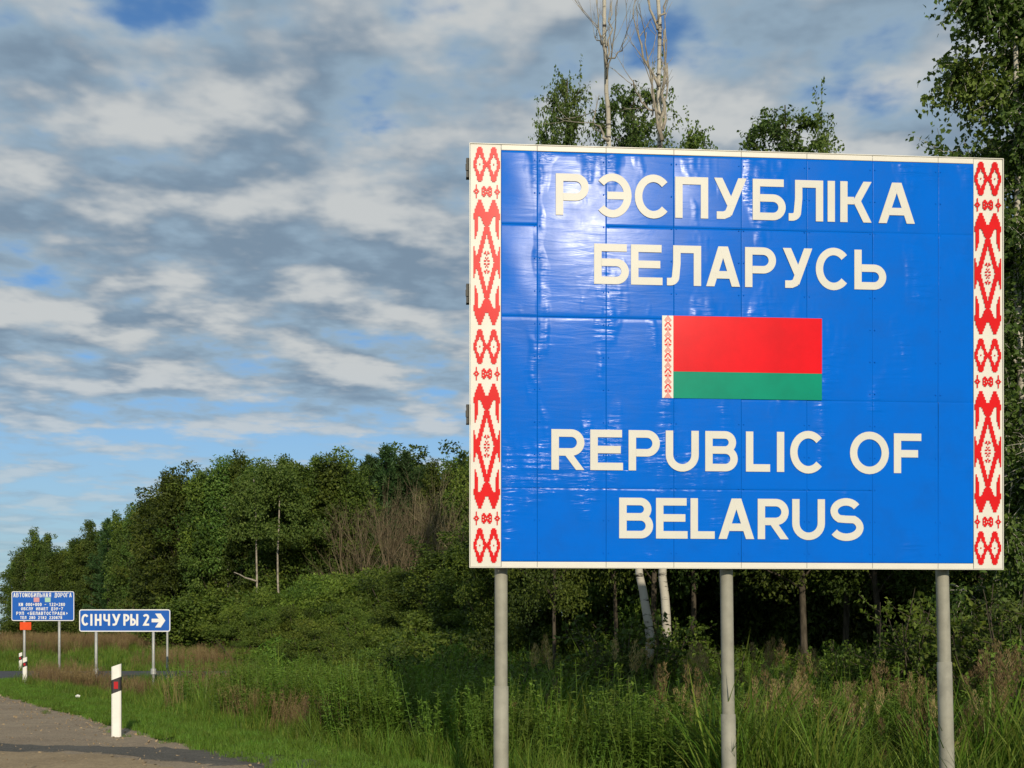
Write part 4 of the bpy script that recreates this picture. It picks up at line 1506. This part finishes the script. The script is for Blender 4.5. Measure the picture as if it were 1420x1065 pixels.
# ---- near leafy shrubs
def big_leaf_shrub(seed, H, R, n_stem, per, L, wd, mat):
    rng = np.random.default_rng(seed)
    gt, gc = Geo(), Geo()
    for i in range(n_stem):
        az = rng.random() * 6.283
        tilt = rng.random() * 0.55
        P = limb((math.cos(az) * 0.15, math.sin(az) * 0.15, -0.1), (math.cos(az) * tilt, math.sin(az) * tilt, 1), H * (0.5 + 0.5 * rng.random()), rng, 7, 0.08, 0.03)
        gt.tube(P, np.linspace(0.018, 0.005, 8), 5, False)
        for s in range(9):
            t = 1.2 + rng.random() * 5.8
            p0 = np.array([np.interp(t, np.arange(8), P[:, k]) for k in range(3)])
            a2 = rng.random() * 6.283
            Q = limb(p0, (math.cos(a2), math.sin(a2), 0.45), R * (0.18 + 0.3 * rng.random()), rng, 4, 0.12, -0.03)
            gt.tube(Q, np.linspace(0.007, 0.003, 5), 3, False)
            m = per
            tp = rng.random(m) ** 0.8 * 4
            pp_ = np.stack([np.interp(tp, np.arange(5), Q[:, k]) for k in range(3)], -1) + rng.normal(size=(m, 3)) * 0.03
            D = unit(rng, m) + (Q[-1] - Q[0]) / np.linalg.norm(Q[-1] - Q[0]) * 0.7 + np.array([0, 0, -0.25])
            sc_ = 0.6 + 0.7 * rng.random(m)
            gc.leaves(pp_, D, unit(rng, m) * 0.7 + np.array([0, -0.25, 0.9]), L * sc_, wd * sc_, 0.2, np.clip(0.5 + rng.normal() * 0.15 + rng.normal(size=m) * 0.17, 0, 1))
    return gt.mesh('stem', M['bark'], True), gc.mesh('foliage', M[mat])


BL = [big_leaf_shrub(401 + i, 2.6, 1.2, 34, 20, 0.085, 0.058, 'leaf_bright' if i == 1 else 'leaf') for i in range(3)]
for i, (px, top, Y, k, w, lab) in enumerate((
        (1395, 790, 14.5, 0, 1.0, 'tall leafy shrub right of the right post below the birch'), (1262, 800, 15.5, 1, 0.8, 'upright leafy shrub just left of the right post'), (1345, 840, 15.0, 2, 1.0, 'leafy shrub behind the right post'),
        (1215, 868, 16.5, 0, 0.8, 'lower leafy shrub in the gap left of the right post'), (1420, 850, 13.0, 1, 0.9, 'leafy shrub in the lower right corner behind the plumed grass'), (890, 830, 19.0, 2, 1.0, 'leafy shrub at the foot of the two white birch trunks'),
        (935, 842, 19.5, 1, 0.9, 'lighter leafy shrub right of the white birch trunks'), (838, 880, 18.0, 0, 0.9, 'low dark shrub left of the white birch trunks'), (630, 868, 17.5, 1, 0.6, 'young sapling with pale shiny leaves left of the left post'),
        (585, 900, 18.5, 1, 0.9, 'fresh green leafy bush in the ditch left of the sapling'))):
    tree_at(BL, 2.6, px, top, Y, lab, 'shrub', 'leafy_shrub', None, w, ('stem', 'foliage'), k)

for i, (px, top, Y, k, w, lab) in enumerate((
        (742, 890, 17.5, 0, 0.9, 'low dark shrub just right of the left post'), (790, 902, 18.5, 2, 0.9, 'low shrub between the left post and the white birch trunks'), (985, 884, 18.5, 0, 0.8, 'low shrub just left of the middle post'), (1050, 898, 17.5, 2, 0.8, 'low leafy shrub just right of the middle post'),
        (1105, 884, 18.0, 1, 0.8, 'leafy clump right of the speckled birch trunk'), (1160, 876, 17.0, 0, 0.9, 'leafy clump midway between the middle and right posts'), (1300, 812, 16.5, 0, 0.9, 'tall leafy shrub touching the right post on its left side'), (1375, 830, 16.0, 1, 1.0, 'bright leafy shrub right behind the right post'),
        (1410, 800, 15.5, 2, 1.0, 'tall dark shrub at the right edge below the birch'), (452, 955, 18.5, 1, 0.9, 'low broad weed clump on the edge of the mown verge'), (500, 968, 16.0, 0, 0.8, 'dark leafy weed clump beside the mown verge'), (545, 950, 17.0, 2, 0.9, 'leafy weed clump among the tall ditch grass'),
        (590, 985, 14.2, 1, 0.7, 'bright weed clump nearest the lower end of the verge'), (640, 960, 14.8, 0, 0.8, 'dark weed clump left of the left post in tall grass'), (400, 962, 20.5, 2, 0.8, 'low dark weed clump behind the brown plumed grass'), (345, 958, 23.5, 0, 0.7, 'small weed clump on the ditch side left of the brown grass'))):
    tree_at(BL, 2.6, px, top, Y, lab, 'shrub', 'leafy_shrub', None, w * (1.5 if top > 880 else 1.0), ('stem', 'foliage'), k)

# ------------------------------------------------------------------ grasses (ground cover)
PROTO = bpy.data.collections.new('grass_prototypes')      # not linked: only instanced


def blades(g, rng, n, h, w, spread, curve, var0=0.5, hvar=0.4, segs=4, vs=0.18):
    az = rng.random(n) * 6.283
    r0 = np.sqrt(rng.random(n)) * spread
    base_ = np.stack([np.cos(az) * r0, np.sin(az) * r0, np.zeros(n)], -1)
    la = rng.random(n) * 6.283
    lean = np.stack([np.cos(la), np.sin(la), np.zeros(n)], -1)
    hh_ = h * (1 - hvar * rng.random(n))
    cv = curve * (0.3 + rng.random(n)) * hh_
    side = np.stack([-np.sin(la + rng.normal(size=n) * 0.6), np.cos(la), np.zeros(n)], -1)
    side /= np.linalg.norm(side, axis=1)[:, None]
    prof = [1.0, 0.9, 0.65, 0.0] if segs == 4 else [1.0, 0.75, 0.0]
    ts = np.linspace(0, 1, len(prof))
    rows_ = []
    for t, wf in zip(ts, prof):
        c = base_ + lean * (cv * t ** 2)[:, None]
        c[:, 2] = hh_ * (t - 0.25 * curve * t ** 3)
        rows_.append((c - side * w * wf / 2, c + side * w * wf / 2))
    k = len(prof)
    V = np.stack([v for pair in rows_ for v in pair], 1).reshape(-1, 3)
    o = np.arange(n)[:, None] * 2 * k
    Q = np.concatenate([o + np.array([[2 * i, 2 * i + 1, 2 * i + 3, 2 * i + 2]]) for i in range(k - 1)])
    g.add(V, Q=Q, var=np.repeat(np.clip(var0 + rng.normal(size=n) * vs, 0, 1), 2 * k))


def stems_with_heads(gs, gh, rng, n, h, spread, head_l, head_w, nleaf, curve=0.12):
    for _ in range(n):
        az, r0 = rng.random() * 6.28, math.sqrt(rng.random()) * spread
        hh_ = h * (0.75 + 0.35 * rng.random())
        la = rng.random() * 6.28
        c = curve * hh_ * rng.random()
        P = np.array([(math.cos(az) * r0 + math.cos(la) * c * t * t, math.sin(az) * r0 + math.sin(la) * c * t * t, hh_ * t) for t in (0, 0.35, 0.7, 1.0)])
        gs.tube(P, [0.004, 0.0035, 0.003, 0.002], 3, False, 0.6)
        hl = head_l * (0.7 + 0.5 * rng.random())
        t = rng.random(nleaf)
        p_ = P[-1] - np.array([0, 0, 1.0]) * (hl * t * 0.95)[:, None] + np.array([math.cos(la), math.sin(la), 0]) * (0.15 * hl * (1 - t) ** 2)[:, None]
        D = unit(rng, nleaf) * np.array([0.7, 0.7, 0.3]) + np.array([0, 0, 1.0])
        wprof = head_w * np.sin(np.pi * np.clip(0.12 + 0.85 * t, 0, 1))
        p_ += unit(rng, nleaf) * np.array([1, 1, 0.3]) * (wprof * 0.5)[:, None]
        gh.leaves(p_, D, unit(rng, nleaf), hl * 0.17, hl * 0.022 + 0.001, 0.1, np.clip(0.5 + rng.normal() * 0.2 + rng.normal(size=nleaf) * 0.15, 0, 1))


def two_mat_mesh(name, g1, m1, g2, m2):
    me = g1.mesh(name, m1)
    me2 = g2.mesh(name + '_heads', m2)
    return me, me2


def coll(name, meshes):
    c = bpy.data.collections.new(name)
    for i, me in enumerate(meshes):
        o = bpy.data.objects.new('%s_%02d' % (name, i), me)
        c.objects.link(o)
    return c


def scatter(name, pts, rz, scl, coln, nvar, tilt=0.1, seed=0):
    r_ = np.random.default_rng(seed)
    n = len(pts)
    me = bpy.data.meshes.new(name)
    me.vertices.add(n)
    me.vertices.foreach_set('co', np.asarray(pts, np.float32).ravel())
    rot = np.stack([r_.normal(size=n) * tilt, r_.normal(size=n) * tilt, rz], -1).astype(np.float32)
    a = me.attributes.new('rot', 'FLOAT_VECTOR', 'POINT')
    a.data.foreach_set('vector', rot.ravel())
    a = me.attributes.new('scl', 'FLOAT_VECTOR', 'POINT')
    a.data.foreach_set('vector', np.asarray(scl, np.float32).ravel())
    a = me.attributes.new('idx', 'INT', 'POINT')
    a.data.foreach_set('value', r_.integers(0, nvar, n).astype(np.int32))
    me.update()
    o = bpy.data.objects.new(name, me)
    COL.objects.link(o)
    ng = bpy.data.node_groups.new(name + '_scatter', 'GeometryNodeTree')
    ng.interface.new_socket('Geometry', in_out='INPUT', socket_type='NodeSocketGeometry')
    ng.interface.new_socket('Geometry', in_out='OUTPUT', socket_type='NodeSocketGeometry')
    N = ng.nodes.new
    gi, go = N('NodeGroupInput'), N('NodeGroupOutput')
    ci = N('GeometryNodeCollectionInfo')
    ci.inputs['Collection'].default_value = coln
    ci.inputs['Separate Children'].default_value = True
    ci.inputs['Reset Children'].default_value = True
    iop = N('GeometryNodeInstanceOnPoints')
    iop.inputs['Pick Instance'].default_value = True

    def attr(nm, typ):
        nd = N('GeometryNodeInputNamedAttribute')
        nd.data_type = typ
        nd.inputs[0].default_value = nm
        return nd.outputs[0]
    er = N('FunctionNodeEulerToRotation')
    Lk = ng.links.new
    Lk(gi.outputs[0], iop.inputs['Points'])
    Lk(ci.outputs[0], iop.inputs['Instance'])
    Lk(attr('idx', 'INT'), iop.inputs['Instance Index'])
    Lk(attr('rot', 'FLOAT_VECTOR'), er.inputs[0])
    Lk(er.outputs[0], iop.inputs['Rotation'])
    Lk(attr('scl', 'FLOAT_VECTOR'), iop.inputs['Scale'])
    Lk(iop.outputs[0], go.inputs[0])
    md = o.modifiers.new('scatter', 'NODES')
    md.node_group = ng
    return tag(o, kind='stuff')


def pts_in(rng, n, x0, x1, y0, y1, keep):
    x = rng.uniform(x0, x1, n)
    y = rng.uniform(y0, y1, n)
    t = (x - x_edge(y)) * 0.84
    m = keep(x, y, t)
    x, y = x[m], y[m]
    # only what the photograph can see, with a margin for a step to the side
    v = np.abs(x / np.maximum(y, 1)) < 0.62
    x, y = x[v], y[v]
    return np.stack([x, y, ground_z(x, y)], -1)


def patch(x, y, s, seed):
    """smooth pseudo-noise 0..1"""
    r_ = np.random.default_rng(seed)
    v = np.zeros_like(x)
    for k in range(5):
        a, b, c = r_.normal(size=2).tolist() + [r_.random() * 6.28]
        v += np.sin((x * a + y * b) / s * 2.2 + c)
    return 0.5 + v / 6.0


r_ = np.random.default_rng(99)
protos = []
for i in range(4):
    g = Geo(); blades(g, r_, 40, 1.1, 0.012, 0.20, 0.45, 0.42 + 0.07 * i, 0.6); blades(g, r_, 7, 1.5, 0.020, 0.14, 0.5, 0.6, 0.3)
    protos.append(g.mesh('tall_blades', M['blade']))
C_TALL = coll('tall_tufts', protos)
protos = []
for i in range(4):
    gs, gh = Geo(), Geo()
    stems_with_heads(gs, gh, r_, 5, 1.38, 0.16, 0.24, 0.075, 46)
    mp = gs.mesh('s', M['straw']); mh = gh.mesh('h', M['plume'])
    protos += [mp, mh]
# stems and heads joined in one mesh with two materials


def join2(gs, m1, gh, m2, name):
    me = Geo.mesh(_merge(gs, gh), name, m1)
    me.materials.append(m2)
    nt_ = sum(len(t) for t in gs.T) if gs.T else 0
    nq = sum(len(q_) for q_ in gs.Q) if gs.Q else 0
    n2t = sum(len(t) for t in gh.T) if gh.T else 0
    n2q = sum(len(q_) for q_ in gh.Q) if gh.Q else 0
    mi = np.concatenate([np.zeros(nt_), np.ones(n2t), np.zeros(nq), np.ones(n2q)]).astype(np.int32)
    me.polygons.foreach_set('material_index', mi)
    return me


def _merge(a, b):
    g = Geo()
    g.V = a.V + b.V
    g.A = a.A + b.A
    g.T = a.T + [t + a.n for t in b.T]
    g.Q = a.Q + [q_ + a.n for q_ in b.Q]
    g.n = a.n + b.n
    return g


protos = []
for i in range(4):
    gs, gh = Geo(), Geo()
    blades(gs, r_, 14, 0.9, 0.010, 0.15, 0.4, 0.5, 0.5)
    stems_with_heads(gs, gh, r_, 4, 1.42, 0.20, 0.27, 0.085, 130)
    protos.append(join2(gs, M['blade'], gh, M['plume'], 'plumed_tuft'))
C_PLUME = coll('plumed_tufts', protos)
protos = []
for i in range(4):
    gs, gh = Geo(), Geo()
    blades(gs, r_, 26, 0.5, 0.006, 0.22, 0.45, 0.55, 0.5, 4)
    stems_with_heads(gs, gh, r_, 20, 0.72, 0.26, 0.16, 0.07, 24, 0.25)
    protos.append(join2(gs, M['straw'], gh, M['plume'], 'brown_tuft'))
C_BROWN = coll('brown_tufts', protos)
protos = []
for i in range(4):
    g = Geo(); blades(g, r_, 60, 0.13, 0.006, 0.13, 0.6, 0.45 + 0.05 * i, 0.5, 3)
    protos.append(g.mesh('lawn_blades', M['lawn']))
C_LAWN = coll('lawn_tufts', protos)
protos = []
for i in range(4):
    g = Geo(); blades(g, r_, 50, 0.5, 0.012, 0.30, 0.5, 0.4 + 0.1 * i, 0.5, 3)
    protos.append(g.mesh('meadow_blades', M['blade']))
C_MEADOW = coll('meadow_tufts', protos)
protos = []
for i in range(4):
    gs, gh = Geo(), Geo()
    for _ in range(7):
        az, r0 = r_.random() * 6.28, 0.22 * math.sqrt(r_.random())
        P = limb((math.cos(az) * r0, math.sin(az) * r0, 0), (r_.normal() * 0.12, r_.normal() * 0.12, 1), 0.8 + 0.4 * r_.random(), r_, 5, 0.05, 0.02)
        gs.tube(P, np.linspace(0.005, 0.002, 6), 3, False)
        m = 34
        tp = 0.8 + 4.2 * r_.random(m)
        pp_ = np.stack([np.interp(tp, np.arange(6), P[:, k]) for k in range(3)], -1)
        D = unit(r_, m) * np.array([1, 1, 0.3]) + np.array([0, 0, 0.1])
        sc_ = (1.1 - 0.11 * tp)
        gh.leaves(pp_, D, unit(r_, m) * 0.4 + np.array([0, 0, 1.0]), 0.095 * sc_, 0.036 * sc_, 0.2, np.clip(0.35 + 0.08 * tp + r_.normal(size=m) * 0.12, 0, 1))
    protos.append(join2(gs, M['blade'], gh, M['leaf_bright'], 'weed'))
C_WEED = coll('weed_clumps', protos)

rg = np.random.default_rng(17)


def scl(rng, n, lo, hi):
    s = rng.uniform(lo, hi, n)
    return np.stack([s, s, s * rng.uniform(0.85, 1.15, n)], -1)


def rz(rng, n):
    return rng.random(n) * 6.283


# mown verge
P = pts_in(rg, 26000, -22, 4, 9.5, 36, lambda x, y, t: (t > -0.05) & (t < 1.75 + 0.25 * np.sin(y * 1.1)))
scatter('verge_grass', P, rz(rg, len(P)), scl(rg, len(P), 0.7, 1.25), C_LAWN, 4, 0.12, 1)
P = pts_in(rg, 900, -18, 3, 10, 34, lambda x, y, t: (t > -0.5) & (t <= 0.0))
scatter('shoulder_grass', P, rz(rg, len(P)), scl(rg, len(P), 0.4, 0.8), C_LAWN, 4, 0.12, 2)
protos = []
for i in range(5):
    g = Geo()
    v = unit(r_, 8) * np.array([0.018, 0.018, 0.010]) * (0.7 + 0.6 * r_.random((8, 1)))
    g.add(v, T=[(0, 1, 2), (0, 2, 3), (0, 3, 4), (0, 4, 1), (5, 2, 1), (5, 3, 2), (5, 4, 3), (5, 1, 4), (6, 1, 3), (7, 2, 4)])
    protos.append(g.mesh('stone', M['sand'] if i < 3 else M['shoulder']))
C_STONE = coll('loose_stones', protos)
P = pts_in(rg, 9000, -16, 0, 10.5, 30, lambda x, y, t: (t < 0.0) & (t > -5) & (rg.random(len(x)) < 0.15 + 0.85 * np.exp(t * 1.2)))
P[:, 2] = 0.018
scatter('shoulder_gravel', P, rz(rg, len(P)), scl(rg, len(P), 0.4, 1.6), C_STONE, 5, 1.0, 11)
# tall grass of the ditch and under the board
tall = lambda x, y, t: (t > 1.7) & (patch(x, y, 2.2, 3) > 0.30) & (y > 11.0 - 0.4 * (x > 0)) & (y < 34)
P = pts_in(rg, 15000, -10, 12, 10.4, 27, lambda x, y, t: tall(x, y, t) & ((y < 19) | (rg.random(len(x)) < 0.5)) & ~((x < -3.0) & (y > 17) & (rg.random(len(x)) < 0.6)))
s_ = scl(rg, len(P), 0.65, 1.1)
tt = (P[:, 0] - x_edge(P[:, 1])) * 0.84
s_ *= ((0.40 + 0.60 * sstep(1.6, 3.4, tt)) * (0.55 + 0.75 * np.clip(patch(P[:, 0], P[:, 1], 1.1, 41), 0, 1)))[:, None]
scatter('tall_grass', P, rz(rg, len(P)), s_, C_TALL, 4, 0.13, 3)
P = pts_in(rg, 1500, -3, 10, 11.4, 15.5, lambda x, y, t: (t > 3.0) & (patch(x, y, 1.3, 9) > 0.50) & (rg.random(len(x)) < np.where(x > 2.4, 0.30, 0.10)))
scatter('plumed_grass', P, rz(rg, len(P)), scl(rg, len(P), 0.8, 1.08), C_PLUME, 4, 0.08, 4)
P = pts_in(rg, 9000, -8, 12, 11.3, 26, lambda x, y, t: (t > 2.0) & (patch(x, y, 1.2, 12) > np.where(x < 0, 0.42, 0.40)) & (rg.random(len(x)) < sstep(-7.5, -2.5, x)))
scatter('weeds', P, rz(rg, len(P)), scl(rg, len(P), 0.7, 1.2), C_WEED, 4, 0.1, 5)
# brown seeding grass: ditch side and meadow
P = pts_in(rg, 7000, -20, 0, 16, 34.5, lambda x, y, t: (t > 1.9) & (x < -0.9 - 0.05 * y) & (patch(x, y, 3.0, 21) > 0.44) & (t < 7.5))
scatter('brown_grass', P, rz(rg, len(P)), scl(rg, len(P), 0.55, 1.0), C_BROWN, 4, 0.12, 6)
P = pts_in(rg, 5000, -62, -4, 45.5, 84, lambda x, y, t: (t > 0.5) & (patch(x, y, 7.0, 31) > 0.35))
scatter('meadow_brown_grass', P, rz(rg, len(P)), scl(rg, len(P), 0.8, 1.2), C_BROWN, 4, 0.12, 7)
P = pts_in(rg, 12000, -62, 12, 44.6, 84, lambda x, y, t: (t > 0.5))
scatter('meadow_grass', P, rz(rg, len(P)), scl(rg, len(P), 0.6, 1.2), C_MEADOW, 4, 0.12, 8)
P = pts_in(rg, 9000, -20, 0, 15, 35.0, lambda x, y, t: (t > 1.6))
scatter('ditch_grass', P, rz(rg, len(P)), scl(rg, len(P), 0.4, 0.9), C_MEADOW, 4, 0.12, 9)
P = pts_in(rg, 5000, -6, 24, 16, 30, lambda x, y, t: (t > 5))
scatter('wood_edge_grass', P, rz(rg, len(P)), scl(rg, len(P), 0.8, 1.5), C_MEADOW, 4, 0.12, 10)
